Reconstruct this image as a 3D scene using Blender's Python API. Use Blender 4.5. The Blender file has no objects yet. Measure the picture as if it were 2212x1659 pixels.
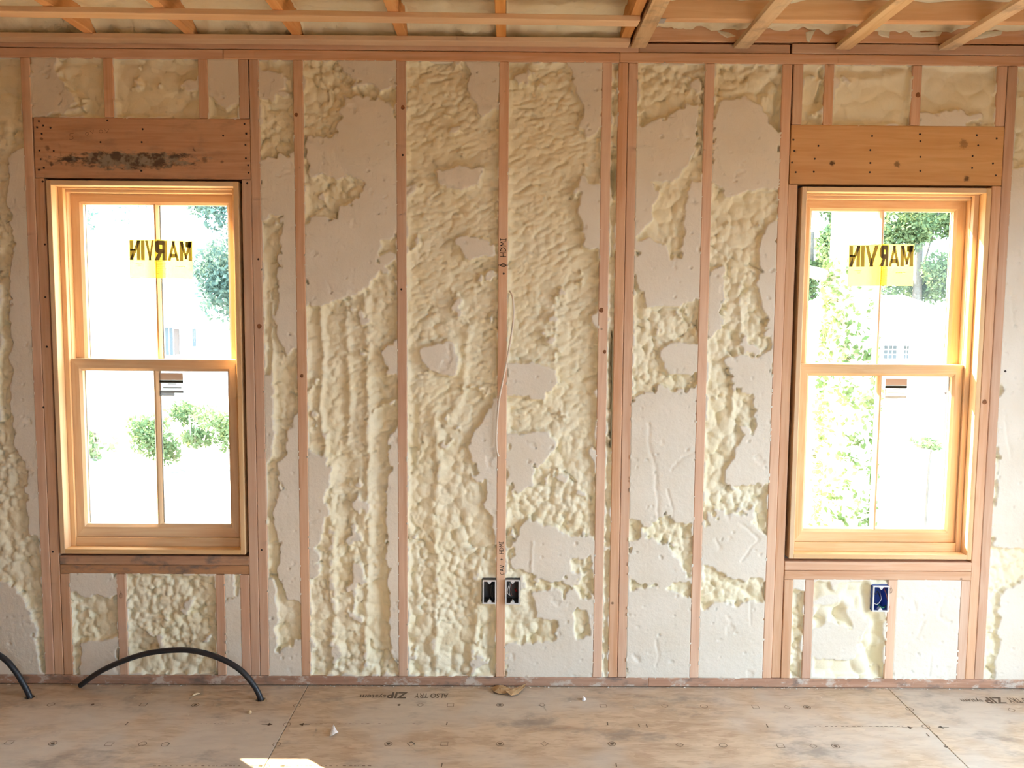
import bpy, bmesh, math, random
import numpy as np
from mathutils import Vector, Matrix

random.seed(7)
scene = bpy.context.scene
COL = scene.collection

# ------------------------------------------------------------------ camera
F_PX = 1803.34                     # focal length for a 2212 x 1659 frame
CAM = np.array([0.02417, -3.38333, 1.56132])
YAW, PITCH, ROLL = 0.00476, -0.08468, 0.00729
_fw = np.array([math.sin(YAW)*math.cos(PITCH), math.cos(YAW)*math.cos(PITCH), math.sin(PITCH)])
_r0 = np.array([math.cos(YAW), -math.sin(YAW), 0.0])
_u0 = np.cross(_r0, _fw)
_rt = math.cos(ROLL)*_r0 + math.sin(ROLL)*_u0
_up = -math.sin(ROLL)*_r0 + math.cos(ROLL)*_u0
cam_d = bpy.data.cameras.new('camera')
cam_d.sensor_fit = 'HORIZONTAL'; cam_d.sensor_width = 36.0
cam_d.lens = 36.0*F_PX/2212.0
cam_d.clip_start = 0.02; cam_d.clip_end = 500
cam = bpy.data.objects.new('camera', cam_d)
COL.objects.link(cam)
cam.matrix_world = Matrix(((_rt[0], _up[0], -_fw[0], CAM[0]),
                           (_rt[1], _up[1], -_fw[1], CAM[1]),
                           (_rt[2], _up[2], -_fw[2], CAM[2]),
                           (0, 0, 0, 1)))
scene.camera = cam

# ------------------------------------------------------------------ light
SKY = 9.3
SUN = 53.0
world = bpy.data.worlds.new('sky'); scene.world = world
world.use_nodes = True
bg = world.node_tree.nodes['Background']
bg.inputs['Color'].default_value = (0.61, 0.79, 0.95, 1)
bg.inputs['Strength'].default_value = SKY
sun_d = bpy.data.lights.new('sun_offscreen', 'SUN'); sun_d.energy = SUN; sun_d.angle = 0.0093
sun_d.color = (1.0, 0.80, 0.54)
sun = bpy.data.objects.new('sun_offscreen', sun_d); COL.objects.link(sun)
sun.rotation_euler = Vector((0.72, -0.60, -0.62)).to_track_quat('-Z', 'Y').to_euler()
sun.location = (-6, 6, 8)

scene.view_settings.view_transform = 'Standard'
scene.view_settings.look = 'None'
scene.view_settings.gamma = 1.0
scene.view_settings.use_curve_mapping = False
scene.view_settings.exposure = 0.2
scene.cycles.use_denoising = True
scene.cycles.max_bounces = 6
scene.cycles.diffuse_bounces = 4
scene.cycles.glossy_bounces = 2
scene.cycles.transmission_bounces = 3
scene.cycles.use_adaptive_sampling = True
scene.cycles.adaptive_threshold = 0.1
scene.cycles.adaptive_min_samples = 12
scene.cycles.sample_clamp_indirect = 25.0
scene.cycles.transparent_max_bounces = 8

ROOM_X0, ROOM_X1, ROOM_Y0, ROOM_H = -3.6, 2.64, -6.0, 2.62
# openings of the walls that the camera does not see: (along0, along1, z0, z1)
RIGHT_OPEN = [(-2.6, -0.6, 0.0, 2.05)]
REAR_OPEN = [(0.9, 2.1, 0.6, 2.08)]

def portal(name, loc, rot, sx, sy):
    d = bpy.data.lights.new(name, 'AREA'); d.shape = 'RECTANGLE'; d.size = sx; d.size_y = sy
    d.cycles.is_portal = True
    o = bpy.data.objects.new(name, d); COL.objects.link(o); o.location = loc; o.rotation_euler = rot
for a, b, z0, z1 in RIGHT_OPEN:
    portal('doorway_right_offscreen', (ROOM_X1+0.16, (a+b)/2, (z0+z1)/2), (0, math.pi/2, 0), z1-z0, b-a)
for a, b, z0, z1 in REAR_OPEN:
    portal('window_rear_offscreen', ((a+b)/2, ROOM_Y0-0.16, (z0+z1)/2), (math.pi/2, 0, 0), b-a, z1-z0)
for wn_, xc in enumerate((-1.4355, 1.5705)):
    portal('window_%d_daylight' % (wn_+1), (xc, 0.19, 1.315), (-math.pi/2, 0, 0), 0.72, 1.48)

# ------------------------------------------------------------------ measuring helpers
def on_y(px, py, y=0.0):
    """wall-plane point seen at a photo pixel (depth y behind the stud faces)"""
    d = _fw + _rt*((px-1106.0)/F_PX) - _up*((py-829.5)/F_PX)
    return CAM + d*((y-CAM[1])/d[1])
def on_z(px, py, z=0.0):
    d = _fw + _rt*((px-1106.0)/F_PX) - _up*((py-829.5)/F_PX)
    return CAM + d*((z-CAM[2])/d[2])

# ------------------------------------------------------------------ object helpers
def link(name, me, mats=None, parent=None, loc=None):
    o = bpy.data.objects.new(name, me); COL.objects.link(o)
    if mats is not None:
        for m in (mats if isinstance(mats, (list, tuple)) else [mats]):
            if m.name not in me.materials: me.materials.append(m)
    if loc is not None: o.location = loc
    if parent is not None: o.parent = parent
    return o
def tag(o, label=None, cat=None, group=None, kind=None):
    if label: o['label'] = label
    if cat: o['category'] = cat
    if group: o['group'] = group
    if kind: o['kind'] = kind
    return o
def empty(name, loc=(0, 0, 0)):
    o = bpy.data.objects.new(name, None); COL.objects.link(o); o.location = loc
    o.empty_display_size = 0.1
    return o
def abs_parent(o, parent):
    """parent keeping the world position (parents are never rotated)"""
    off = Vector((0, 0, 0)); p = parent
    while p is not None: off += p.location; p = p.parent
    o.parent = parent; o.location = Vector(o.location)-off
def box(name, x0, x1, y0, y1, z0, z1, mat, parent=None, bev=0.0025, seg=1, jit=0.0):
    c = Vector(((x0+x1)/2, (y0+y1)/2, (z0+z1)/2))
    bm = bmesh.new()
    bmesh.ops.create_cube(bm, size=1.0)
    bmesh.ops.scale(bm, vec=(x1-x0, y1-y0, z1-z0), verts=bm.verts)
    if bev > 0:
        bmesh.ops.bevel(bm, geom=list(bm.edges), offset=min(bev, .3*min(x1-x0, y1-y0, z1-z0)), segments=seg, affect='EDGES', profile=0.5)
    me = bpy.data.meshes.new(name); bm.to_mesh(me); bm.free()
    o = link(name, me, mat, None, c)
    if parent is not None: abs_parent(o, parent)
    return o
def add_box(bm, x0, x1, y0, y1, z0, z1, mi=0):
    vs = [bm.verts.new(p) for p in ((x0, y0, z0), (x1, y0, z0), (x1, y1, z0), (x0, y1, z0), (x0, y0, z1), (x1, y0, z1), (x1, y1, z1), (x0, y1, z1))]
    for f in ((3, 2, 1, 0), (4, 5, 6, 7), (0, 1, 5, 4), (1, 2, 6, 5), (2, 3, 7, 6), (3, 0, 4, 7)):
        fc = bm.faces.new([vs[i] for i in f]); fc.material_index = mi
def bm_obj(name, bm, mats, parent=None, loc=None, smooth=False):
    bmesh.ops.recalc_face_normals(bm, faces=bm.faces)
    me = bpy.data.meshes.new(name); bm.to_mesh(me); bm.free()
    if smooth:
        me.polygons.foreach_set('use_smooth', [True]*len(me.polygons))
    o = link(name, me, mats, None, loc)
    if parent is not None: abs_parent(o, parent)
    return o
def recenter(o):
    """origin to the middle of the mesh (object must be unrotated)"""
    me = o.data; n = len(me.vertices)
    co = np.empty(n*3, 'f'); me.vertices.foreach_get('co', co); co = co.reshape(-1, 3)
    c = (co.min(0)+co.max(0))/2
    co -= c; me.vertices.foreach_set('co', co.ravel()); me.update()
    o.location = Vector(o.location)+Vector([float(v) for v in c])
    return o
def drill(o, loc, r, depth, axis='Z'):
    """cut a round hole into a mesh object"""
    b2 = bmesh.new(); bmesh.ops.create_cone(b2, cap_ends=True, segments=18, radius1=r, radius2=r, depth=depth)
    if axis == 'Y': bmesh.ops.rotate(b2, verts=b2.verts, matrix=Matrix.Rotation(math.pi/2, 3, 'X'))
    me = bpy.data.meshes.new('cutter'); b2.to_mesh(me); b2.free()
    c = bpy.data.objects.new('cutter', me); COL.objects.link(c); c.location = loc
    m = o.modifiers.new('hole', 'BOOLEAN'); m.operation = 'DIFFERENCE'; m.solver = 'EXACT'; m.object = c
    bpy.context.view_layer.update()
    nm = bpy.data.meshes.new_from_object(o.evaluated_get(bpy.context.evaluated_depsgraph_get()))
    old = o.data; o.modifiers.clear(); o.data = nm; bpy.data.meshes.remove(old)
    bpy.data.objects.remove(c); bpy.data.meshes.remove(me)
def catmull(pts, n=12):
    P = [Vector(p) for p in pts]; P = [2*P[0]-P[1]]+P+[2*P[-1]-P[-2]]
    out = []
    for i in range(1, len(P)-2):
        for k in range(n):
            t = k/n
            out.append(0.5*((2*P[i])+(P[i+1]-P[i-1])*t+(2*P[i-1]-5*P[i]+4*P[i+1]-P[i+2])*t*t+(3*P[i]-P[i-1]-3*P[i+1]+P[i+2])*t**3))
    out.append(P[-2]); return out
def add_tube(bm, pts, r, seg=10, cap=True, mi=0):
    rings = []
    n = len(pts); ref = Vector((0.13, 0.31, 0.94))
    for i, p in enumerate(pts):
        d = (pts[min(i+1, n-1)]-pts[max(i-1, 0)]).normalized()
        a = d.cross(ref)
        if a.length < .05: a = d.cross(Vector((1, 0, 0)))
        a.normalize(); b = d.cross(a)
        rr = r(i/(n-1)) if callable(r) else r
        rings.append([bm.verts.new(p+(a*math.cos(t)+b*math.sin(t))*rr) for t in [2*math.pi*k/seg for k in range(seg)]])
    for i in range(n-1):
        for k in range(seg):
            f = bm.faces.new((rings[i][k], rings[i][(k+1) % seg], rings[i+1][(k+1) % seg], rings[i+1][k])); f.material_index = mi
    if cap:
        for rg in (rings[0][::-1], rings[-1]):
            f = bm.faces.new(rg); f.material_index = mi
def text_mesh(body, size, off=0.0, shear=0.0, spacing=1.0):
    cu = bpy.data.curves.new('t', 'FONT'); cu.body = body; cu.size = size; cu.offset = off
    cu.align_x = 'CENTER'; cu.align_y = 'CENTER'; cu.shear = shear; cu.space_character = spacing; cu.resolution_u = 3
    o = bpy.data.objects.new('t', cu); COL.objects.link(o)
    bpy.context.view_layer.update()
    me = bpy.data.meshes.new_from_object(o.evaluated_get(bpy.context.evaluated_depsgraph_get()))
    co = np.array([v.co[:] for v in me.vertices]).reshape(-1, 3); fc = [tuple(f.vertices) for f in me.polygons]
    bpy.data.objects.remove(o); bpy.data.curves.remove(cu); bpy.data.meshes.remove(me)
    return co, fc
def add_poly(bm, co, fc, fn, mi=0):
    vs = [bm.verts.new(fn(c)) for c in co]
    for f in fc:
        try:
            q = bm.faces.new([vs[i] for i in f]); q.material_index = mi
        except ValueError: pass
def add_ribbon(bm, pts, w, fn, mi=0):
    """flat pen stroke: pts 2-D, fn maps 2-D to 3-D"""
    P = [Vector(p) for p in pts]
    L = []; R = []
    for i, p in enumerate(P):
        d = P[min(i+1, len(P)-1)]-P[max(i-1, 0)]
        if d.length < 1e-9: d = Vector((1, 0))
        nrm = Vector((-d.y, d.x)).normalized()*w/2
        L.append(bm.verts.new(fn(p+nrm))); R.append(bm.verts.new(fn(p-nrm)))
    for i in range(len(P)-1):
        f = bm.faces.new((L[i], R[i], R[i+1], L[i+1])); f.material_index = mi

# ------------------------------------------------------------------ noise (numpy)
_rs = np.random.RandomState(11)
_P = _rs.permutation(4096).astype(np.int64); _G = _rs.rand(4096)*2*np.pi; _J = _rs.rand(4096, 2)
def _hash(ix, iy, s=0):
    return _P[(_P[(ix+s*131) & 4095]+iy) & 4095]
def perlin(x, y, s=0):
    ix = np.floor(x).astype(np.int64); iy = np.floor(y).astype(np.int64); fx = x-ix; fy = y-iy
    u = fx*fx*fx*(fx*(fx*6-15)+10); v = fy*fy*fy*(fy*(fy*6-15)+10)
    def g(dx, dy):
        a = _G[_hash(ix+dx, iy+dy, s)]; return np.cos(a)*(fx-dx)+np.sin(a)*(fy-dy)
    return 1.5*((g(0, 0)*(1-u)+g(1, 0)*u)*(1-v)+(g(0, 1)*(1-u)+g(1, 1)*u)*v)
def fbm(x, y, s=0, o=4):
    r = 0; a = 1; t = 0
    for k in range(o):
        r = r+a*perlin(x*2**k, y*2**k, s+k*7); t += a; a *= .5
    return r/t
def domes(x, y, s=0):
    """foam nodules: rounded bumps around jittered cell centres, 0..1"""
    ix = np.floor(x).astype(np.int64); iy = np.floor(y).astype(np.int64)
    best = np.full(x.shape, -1.0)
    for dx in (-1, 0, 1):
        for dy in (-1, 0, 1):
            h = _hash(ix+dx, iy+dy, s); j = _J[h]; sz = .62+.45*_J[(h*7+3) & 4095, 0]
            d2 = ((ix+dx+j[..., 0]-x)**2+(iy+dy+j[..., 1]-y)**2)/(sz*sz)
            best = np.maximum(best, (1-d2)*(.5+.6*_J[(h*13+5) & 4095, 1]))
    b = np.clip(best, 0, 1)
    return np.sqrt(b*(2-b)+1e-6)*.6+b*.4
def sstep(a, b, x):
    t = np.clip((x-a)/(b-a), 0, 1); return t*t*(3-2*t)
def poly_sd(x, y, poly):
    """signed distance to a polygon, positive inside"""
    d = np.full(x.shape, 1e9); ins = np.zeros(x.shape, bool); n = len(poly)
    for i in range(n):
        ax, ay = poly[i]; bx, by = poly[(i+1) % n]
        ex, ey = bx-ax, by-ay; wx, wy = x-ax, y-ay
        t = np.clip((wx*ex+wy*ey)/(ex*ex+ey*ey+1e-12), 0, 1)
        d = np.minimum(d, (wx-ex*t)**2+(wy-ey*t)**2)
        c1 = (ay > y) != (by > y)
        with np.errstate(divide='ignore', invalid='ignore'):
            xi = (bx-ax)*(y-ay)/(by-ay if by != ay else 1e-12)+ax
        ins ^= c1 & (x < xi)
    d = np.sqrt(d); return np.where(ins, d, -d)
def line_d(x, y, pts):
    d = np.full(x.shape, 1e9)
    for (ax, ay), (bx, by) in zip(pts[:-1], pts[1:]):
        ex, ey = bx-ax, by-ay; wx, wy = x-ax, y-ay
        t = np.clip((wx*ex+wy*ey)/(ex*ex+ey*ey+1e-12), 0, 1)
        d = np.minimum(d, (wx-ex*t)**2+(wy-ey*t)**2)
    return np.sqrt(d)

# ------------------------------------------------------------------ materials
def lin(r, g, b):
    f = lambda c: c/12.92 if c <= .04045 else ((c+.055)/1.055)**2.4
    return (f(r/255), f(g/255), f(b/255), 1)
class NT:
    def __init__(s, name, rough=.8, spec=.3):
        s.m = bpy.data.materials.new(name); s.m.use_nodes = True; s.t = s.m.node_tree; s.n = s.t.nodes; s.l = s.t.links
        s.b = s.n['Principled BSDF']; s.b.inputs['Roughness'].default_value = rough
        s.b.inputs['Specular IOR Level'].default_value = spec
    def new(s, typ, **kw):
        nd = s.n.new(typ)
        for k, v in kw.items(): setattr(nd, k, v)
        return nd
    def put(s, sock, v):
        if hasattr(v, 'is_linked') or isinstance(v, bpy.types.NodeSocket): s.l.new(v, sock)
        else: sock.default_value = v
    def math(s, op, a, b=0.0, c=None, clamp=False):
        nd = s.new('ShaderNodeMath', operation=op); nd.use_clamp = clamp
        s.put(nd.inputs[0], a); s.put(nd.inputs[1], b)
        if c is not None: s.put(nd.inputs[2], c)
        return nd.outputs[0]
    def vmath(s, op, a, b=(0, 0, 0)):
        nd = s.new('ShaderNodeVectorMath', operation=op); s.put(nd.inputs[0], a); s.put(nd.inputs[1], b)
        return nd.outputs[1] if op in ('LENGTH', 'DISTANCE') else nd.outputs[0]
    def mix(s, fac, a, b, blend='MIX'):
        nd = s.new('ShaderNodeMix', data_type='RGBA', blend_type=blend)
        s.put(nd.inputs[0], fac); s.put(nd.inputs[6], a); s.put(nd.inputs[7], b); return nd.outputs[2]
    def noise(s, vec, scale, detail=4, rough=.55, dist=0):
        nd = s.new('ShaderNodeTexNoise'); s.put(nd.inputs['Vector'], vec); nd.inputs['Scale'].default_value = scale
        nd.inputs['Detail'].default_value = detail; nd.inputs['Roughness'].default_value = rough; nd.inputs['Distortion'].default_value = dist
        return nd.outputs[0]
    def vor(s, vec, scale, feature='F1'):
        nd = s.new('ShaderNodeTexVoronoi', feature=feature); s.put(nd.inputs['Vector'], vec); nd.inputs['Scale'].default_value = scale
        return nd
    def rng(s, v, a, b, c=0.0, d=1.0, smooth=True):
        nd = s.new('ShaderNodeMapRange', interpolation_type='SMOOTHSTEP' if smooth else 'LINEAR')
        s.put(nd.inputs[0], v); nd.inputs[1].default_value = a; nd.inputs[2].default_value = b; nd.inputs[3].default_value = c; nd.inputs[4].default_value = d
        return nd.outputs[0]
    def coord(s, scale=(1, 1, 1), rnd=True):
        tc = s.new('ShaderNodeTexCoord'); v = tc.outputs['Object']
        if rnd:
            oi = s.new('ShaderNodeObjectInfo')
            r = s.math('MULTIPLY', oi.outputs['Random'], 37.0)
            cx = s.new('ShaderNodeCombineXYZ'); s.l.new(r, cx.inputs[0]); s.l.new(r, cx.inputs[1]); s.l.new(r, cx.inputs[2])
            v = s.vmath('ADD', v, cx.outputs[0])
        return s.vmath('MULTIPLY', v, scale) if scale != (1, 1, 1) else v
    def bump(s, h, strength=.3, dist=.002):
        nd = s.new('ShaderNodeBump'); nd.inputs['Strength'].default_value = strength; nd.inputs['Distance'].default_value = dist
        s.put(nd.inputs['Height'], h); s.l.new(nd.outputs[0], s.b.inputs['Normal'])
    def out(s, col): s.put(s.b.inputs['Base Color'], col); return s.m

def wood(name, axis, c_light, c_dark, knots=True, dirt=0.0, crust=False, spots=(), mold=None, var=.25, rough=.75):
    """sawn softwood; grain along axis. spots: (x,z,radius,strength) in object coords"""
    t = NT(name, rough, .25)
    st = [1, 1, 1]; st['XYZ'.index(axis)] = .06
    v = t.coord(tuple(st)); vr = t.coord()
    g1 = t.noise(v, 55, 2, .6, 1.2)
    g2 = t.noise(v, 9, 2, .5, 2.0)
    f = t.math('ADD', t.math('MULTIPLY', g1, .55), t.math('MULTIPLY', g2, .6))
    col = t.mix(t.rng(f, .35, .82), c_light, c_dark)
    oi = t.new('ShaderNodeObjectInfo')
    hs = t.new('ShaderNodeHueSaturation')
    t.put(hs.inputs['Value'], t.rng(oi.outputs['Random'], 0, 1, 1-var*.5, 1+var*.35, False))
    t.put(hs.inputs['Saturation'], t.rng(t.math('FRACT', t.math('MULTIPLY', oi.outputs['Random'], 7.3)), 0, 1, .88, 1.1, False))
    t.l.new(col, hs.inputs['Color']); col = hs.outputs[0]
    lowf = t.noise(vr, 3.0, 2)
    col = t.mix(t.math('MULTIPLY', t.rng(lowf, .35, .75), .35), col, t.mix(.5, col, lin(200, 140, 118)), 'MIX')
    if knots:
        ks = [2.2, 2.2, 2.2]
        kv = t.vor(t.coord(tuple(ks)), 2.2)
        kd = t.rng(kv.outputs['Distance'], .012, .04, 1, 0)
        col = t.mix(t.math('MULTIPLY', kd, .7), col, lin(92, 52, 30))
    if dirt:
        dn = t.noise(t.coord((1, 1, 2)), 9, 4, .65)
        col = t.mix(t.rng(dn, .5, .72, 0, dirt), col, lin(126, 112, 104))
        if crust: col = t.mix(t.rng(t.noise(t.coord((1, 1, 1.6)), 13, 4, .7), .52, .66, 0, .8), col, lin(214, 204, 192))
    tc = t.new('ShaderNodeTexCoord'); ob = tc.outputs['Object']
    flat = t.vmath('MULTIPLY', ob, (1, 0, 1))
    wob = t.noise(ob, 120, 2)
    for (sx, sz, r, k) in spots:
        d = t.vmath('DISTANCE', flat, (sx, 0, sz))
        d = t.math('ADD', d, t.math('MULTIPLY', t.math('SUBTRACT', wob, .5), r*1.2))
        col = t.mix(t.rng(d, r*.35, r*1.05, k, 0), col, lin(62, 36, 24))
    if mold:
        mx, mz, rx, rz = mold
        dv = t.vmath('MULTIPLY', t.vmath('SUBTRACT', flat, (mx, 0, mz)), (1/rx, 1, 1/rz))
        dl = t.vmath('LENGTH', dv)
        mn = t.noise(t.vmath('MULTIPLY', ob, (1, 1, 2.2)), 26, 6, .68)
        mm = t.math('ADD', t.math('MULTIPLY', mn, 2.0), t.math('MULTIPLY', dl, -.85))
        grey = t.mix(t.rng(t.noise(ob, 34, 3, .6), .42, .6), lin(66, 62, 56), lin(150, 142, 128))
        col = t.mix(t.rng(mm, .10, .50, 0, .85), col, grey)
    return t.out(col)

LUM_L, LUM_D = lin(234, 198, 168), lin(218, 170, 136)
M = {}
for ax in 'XYZ':
    M['lumber'+ax] = wood('lumber_grain_'+ax.lower(), ax, LUM_L, LUM_D)
M['plate'] = wood('bottom_plate_wood', 'X', lin(200, 164, 142), lin(168, 130, 108), dirt=.9, crust=True)
M['sill_old'] = wood('weathered_sill_wood', 'X', lin(208, 164, 128), lin(178, 132, 98), dirt=.9)
M['strap'] = wood('strapping_wood', 'X', lin(244, 214, 180), lin(232, 194, 154), knots=False, var=.08)
M['strapY'] = wood('weathered_strapping_wood', 'Y', lin(226, 200, 162), lin(205, 172, 130), knots=True, dirt=.45)
M['joist'] = wood('joist_wood', 'Y', lin(236, 180, 122), lin(218, 154, 96))
M['joistX'] = wood('joist_wood_long', 'X', lin(236, 194, 146), lin(222, 172, 122))
M['pine'] = wood('window_pine', 'Z', lin(244, 212, 168), lin(230, 186, 136), knots=False, var=.05, rough=.5)
M['pineX'] = wood('window_pine_rail', 'X', lin(244, 212, 168), lin(230, 186, 136), knots=False, var=.05, rough=.5)

def plain(name, c, rough=.7, spec=.3, nz=0.0, scale=30):
    t = NT(name, rough, spec)
    if nz:
        n = t.noise(t.coord(), scale, 4)
        dk = (c[0]*(1-nz), c[1]*(1-nz), c[2]*(1-nz), 1)
        t.bump(n, .2, .002)
        return t.out(t.mix(t.rng(n, .3, .7), dk, c))
    return t.out(c)
M['membrane'] = plain('flashing_membrane', lin(126, 110, 98), .8, .2, .15)
M['ink'] = plain('black_ink', lin(40, 34, 32), .8, .1)
M['pencil'] = plain('pencil_line', lin(120, 92, 76), .9, .1)
M['nail'] = plain('nail_head', lin(70, 54, 46), .55, .4, .3, 300)

def foam_mat():
    t = NT('spray_foam', .62, .35)
    at = t.new('ShaderNodeAttribute', attribute_name='cut'); cut = at.outputs['Fac']
    v = t.coord(rnd=False)
    n1 = t.noise(v, 5, 2)
    skin = t.mix(t.rng(n1, .3, .7), lin(246, 237, 211), lin(243, 231, 198))
    cutc = t.mix(t.rng(n1, .3, .7), lin(238, 230, 216), lin(233, 223, 206))
    col = t.mix(cut, skin, cutc)
    t.b.inputs['Subsurface Weight'].default_value = 0.0
    t.bump(t.noise(v, 130, 2, .6), .3, .003)
    return t.out(col)
M['foam'] = foam_mat()

def osb_mat():
    t = NT('oriented_strand_floor', .72, .25)
    v = t.coord((.32, 1, 1))
    fl = t.vor(v, 48)
    wn = t.noise(v, 14, 4, .65, .8)
    vr = t.coord()
    c = t.mix(t.rng(t.math('ADD', t.math('MULTIPLY', wn, .8), t.math('MULTIPLY', fl.outputs['Color'], .22)), .32, .78), lin(214, 192, 166), lin(182, 156, 130))
    c = t.mix(t.math('MULTIPLY', t.rng(t.noise(v, 46, 3, .65, .5), .50, .72), .6), c, lin(176, 146, 122))
    c = t.mix(t.math('MULTIPLY', t.rng(t.noise(vr, 2.4, 3, .6), .42, .62), .65), c, lin(206, 196, 184))
    c = t.mix(t.math('MULTIPLY', t.rng(t.noise(t.coord((.6, 1, 1)), 5, 5, .7), .52, .70), .7), c, lin(146, 134, 124))
    return t.out(c)
M['osb'] = osb_mat()

# ================================================================== STRUCTURE
D = 0.140            # wall depth (stud depth)
WIN = [(-1.816, -1.055, 0.560, 2.074), (1.192, 1.949, 0.557, 2.072)]   # outer frame of both windows
# --- wall_back : outside sheathing with two holes, framing and foam as its pieces
bm = bmesh.new()
xs = [ROOM_X0-.15, -1.826, -1.043, 1.178, 1.956, ROOM_X1+.15]
for i in range(5):
    if i in (1, 3):
        add_box(bm, xs[i], xs[i+1], D, D+.013, -.3, .548); add_box(bm, xs[i], xs[i+1], D, D+.013, 2.084, 2.9)
    else:
        add_box(bm, xs[i], xs[i+1], D, D+.013, -.3, 2.9)
wall = bm_obj('wall_back', bm, M['osb'])
tag(wall, 'stud wall filled with cream spray foam around two wooden windows', kind='structure')

def lum(name, x0, x1, z0, z1, mat='lumberZ', y0=0.0, y1=D, label=None, parent=None):
    o = box(name, x0, x1, y0, y1, z0, z1, M[mat], parent or wall)
    if label: o['label'] = label
    return o
ZB, ZT = 0.041, 2.548
S = .4064; H = .019
for k in (-8, -7, -6, -2, -1, 0, 1, 2, 6):
    lum('stud', k*S-H, k*S+H, ZB, ZT)
lum('stud', .452, .4895, ZB, ZT); lum('stud', .4915, .529, ZB, ZT, y0=.002)
# left window framing
lum('king_stud', -1.902, -1.8645, ZB, ZT); lum('king_stud', -1.0040, -.9665, ZB, ZT)
lum('jack_stud', -1.8635, -1.826, ZB, 2.083); lum('jack_stud', -1.0425, -1.005, ZB, 2.083)
for a in (-1.824, -1.593, -1.183, -1.081): lum('cripple_stud', a, a+.0375, ZB, .4725)
for a in (-1.578, -1.205, -1.046): lum('cripple_stud', a, a+.038, 2.3205, ZT)
# right window framing
lum('king_stud', 1.100, 1.138, ZB, ZT); lum('king_stud', 1.993, 2.031, ZB, ZT)
lum('jack_stud', 1.1385, 1.1765, ZB, 2.082, y0=.003); lum('jack_stud', 1.9545, 1.992, ZB, 2.082, y0=.001)
for a in (1.178, 1.265, 1.612, 1.916): lum('cripple_stud', a, a+.038, ZB, .4655)
for a in (1.144, 1.266, 1.614, 1.952): lum('cripple_stud', a, a+.038, 2.3155, ZT)

def hdr_spots(x0, x1, z0, z1, pts):
    cx, cz = (x0+x1)/2, (z0+z1)/2; out = []
    for px, py, r, k in pts:
        q = on_y(px, py); out.append((q[0]-cx, q[2]-cz, r, k))
    return out
HL = (-1.860, -1.0055, 2.084, 2.3195); HR = (1.142, 1.991, 2.083, 2.3145)
mp = on_y(283, 346)
M['headerL'] = wood('left_header_wood', 'X', lin(222, 172, 132), lin(200, 144, 104), dirt=.25, knots=False,
    spots=hdr_spots(*HL, [(103, 320, .012, .6), (442, 345, .014, .55), (110, 353, .010, .5), (90, 300, .008, .5), (480, 349, .008, .5)]),
    mold=(mp[0]-(HL[0]+HL[1])/2, mp[2]-(HL[2]+HL[3])/2, .30, .036))
M['headerR'] = wood('right_header_wood', 'X', lin(232, 188, 140), lin(216, 166, 116), knots=False, var=.04,
    spots=hdr_spots(*HR, [(1798, 352, .014, .85), (1938, 355, .016, .6), (2082, 311, .022, .45), (2088, 386, .014, .8)]))
hl = lum('header', *HL, mat='headerL', label='wide header board with black mould stain over the window'); hr = lum('header', *HR, mat='headerR', label='wide orange header board with two knots over the window')
NAIL = None
def nail(parent, px, py, y=0.0, r=.0042):
    global NAIL
    if NAIL is None:
        b2 = bmesh.new(); bmesh.ops.create_cone(b2, cap_ends=True, segments=10, radius1=1, radius2=.8, depth=1)
        bmesh.ops.rotate(b2, verts=b2.verts, matrix=Matrix.Rotation(math.pi/2, 3, 'X'))
        NAIL = bpy.data.meshes.new('nail'); b2.to_mesh(NAIL); b2.free(); NAIL.materials.append(M['nail'])
    q = on_y(px, py, y)
    o = bpy.data.objects.new('nail', NAIL); COL.objects.link(o)
    o.location = (q[0], y-.0004, q[2]); o.scale = (r, .0018, r); abs_parent(o, parent)
for px, py in ((84, 262), (93, 271), (80, 275), (109, 276), (90, 289), (217, 307), (306, 307), (308, 279), (482, 293), (85, 325), (116, 326), (88, 344), (95, 363), (84, 367), (528, 268), (532, 289), (530, 313), (531, 342), (536, 357), (537, 373), (305, 369), (232, 260)):
    nail(hl, px, py)
for px, py in ((1714, 302), (1716, 326), (1711, 351), (1719, 372), (1768, 315), (1760, 343), (1758, 371), (1884, 294), (1880, 324), (1880, 352), (1879, 372), (1987, 290), (1988, 305), (1988, 339), (1988, 369), (2113, 314), (2101, 337), (2100, 363), (2110, 292), (2153, 299), (2145, 353), (2151, 379)):
    nail(hr, px, py)
# sills (two flat plates under each window)
lum('sill_plate', -1.8245, -1.0435, .5125, .5500, 'sill_old'); lum('sill_plate', -1.8245, -1.0435, .4735, .5110, 'sill_old', y0=.002)
lum('sill_plate', 1.1775, 1.9565, .505, .5425, 'lumberX', y0=.001); lum('sill_plate', 1.1775, 1.9565, .4665, .5035, 'lumberX')
# plates
lum('bottom_plate', ROOM_X0, .62, .003, .0405, 'plate', y0=-.002); lum('bottom_plate', .621, ROOM_X1, .003, .0405, 'plate', y0=-.001)
lum('top_plate', ROOM_X0, -1.105, 2.5485, 2.5855, 'lumberX'); lum('top_plate', -1.104, .455, 2.5485, 2.5855, 'lumberX', y0=-.001); lum('top_plate', .456, ROOM_X1, 2.549, 2.5875, 'lumberX')
lum('top_plate', ROOM_X0, .53, 2.588, 2.6245, 'lumberX', y0=.001); lum('top_plate', .531, 1.128, 2.590, 2.6245, 'lumberX', y0=.006); lum('top_plate', 1.135, ROOM_X1, 2.589, 2.627, 'lumberX', y0=-.001)
lum('rim_board', .53, ROOM_X1, 2.632, 2.86, 'lumberX', y0=.0, y1=.038)
lum('rim_board', ROOM_X0, .529, 2.626, 2.86, 'lumberX', y0=.095, y1=.133)

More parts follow.
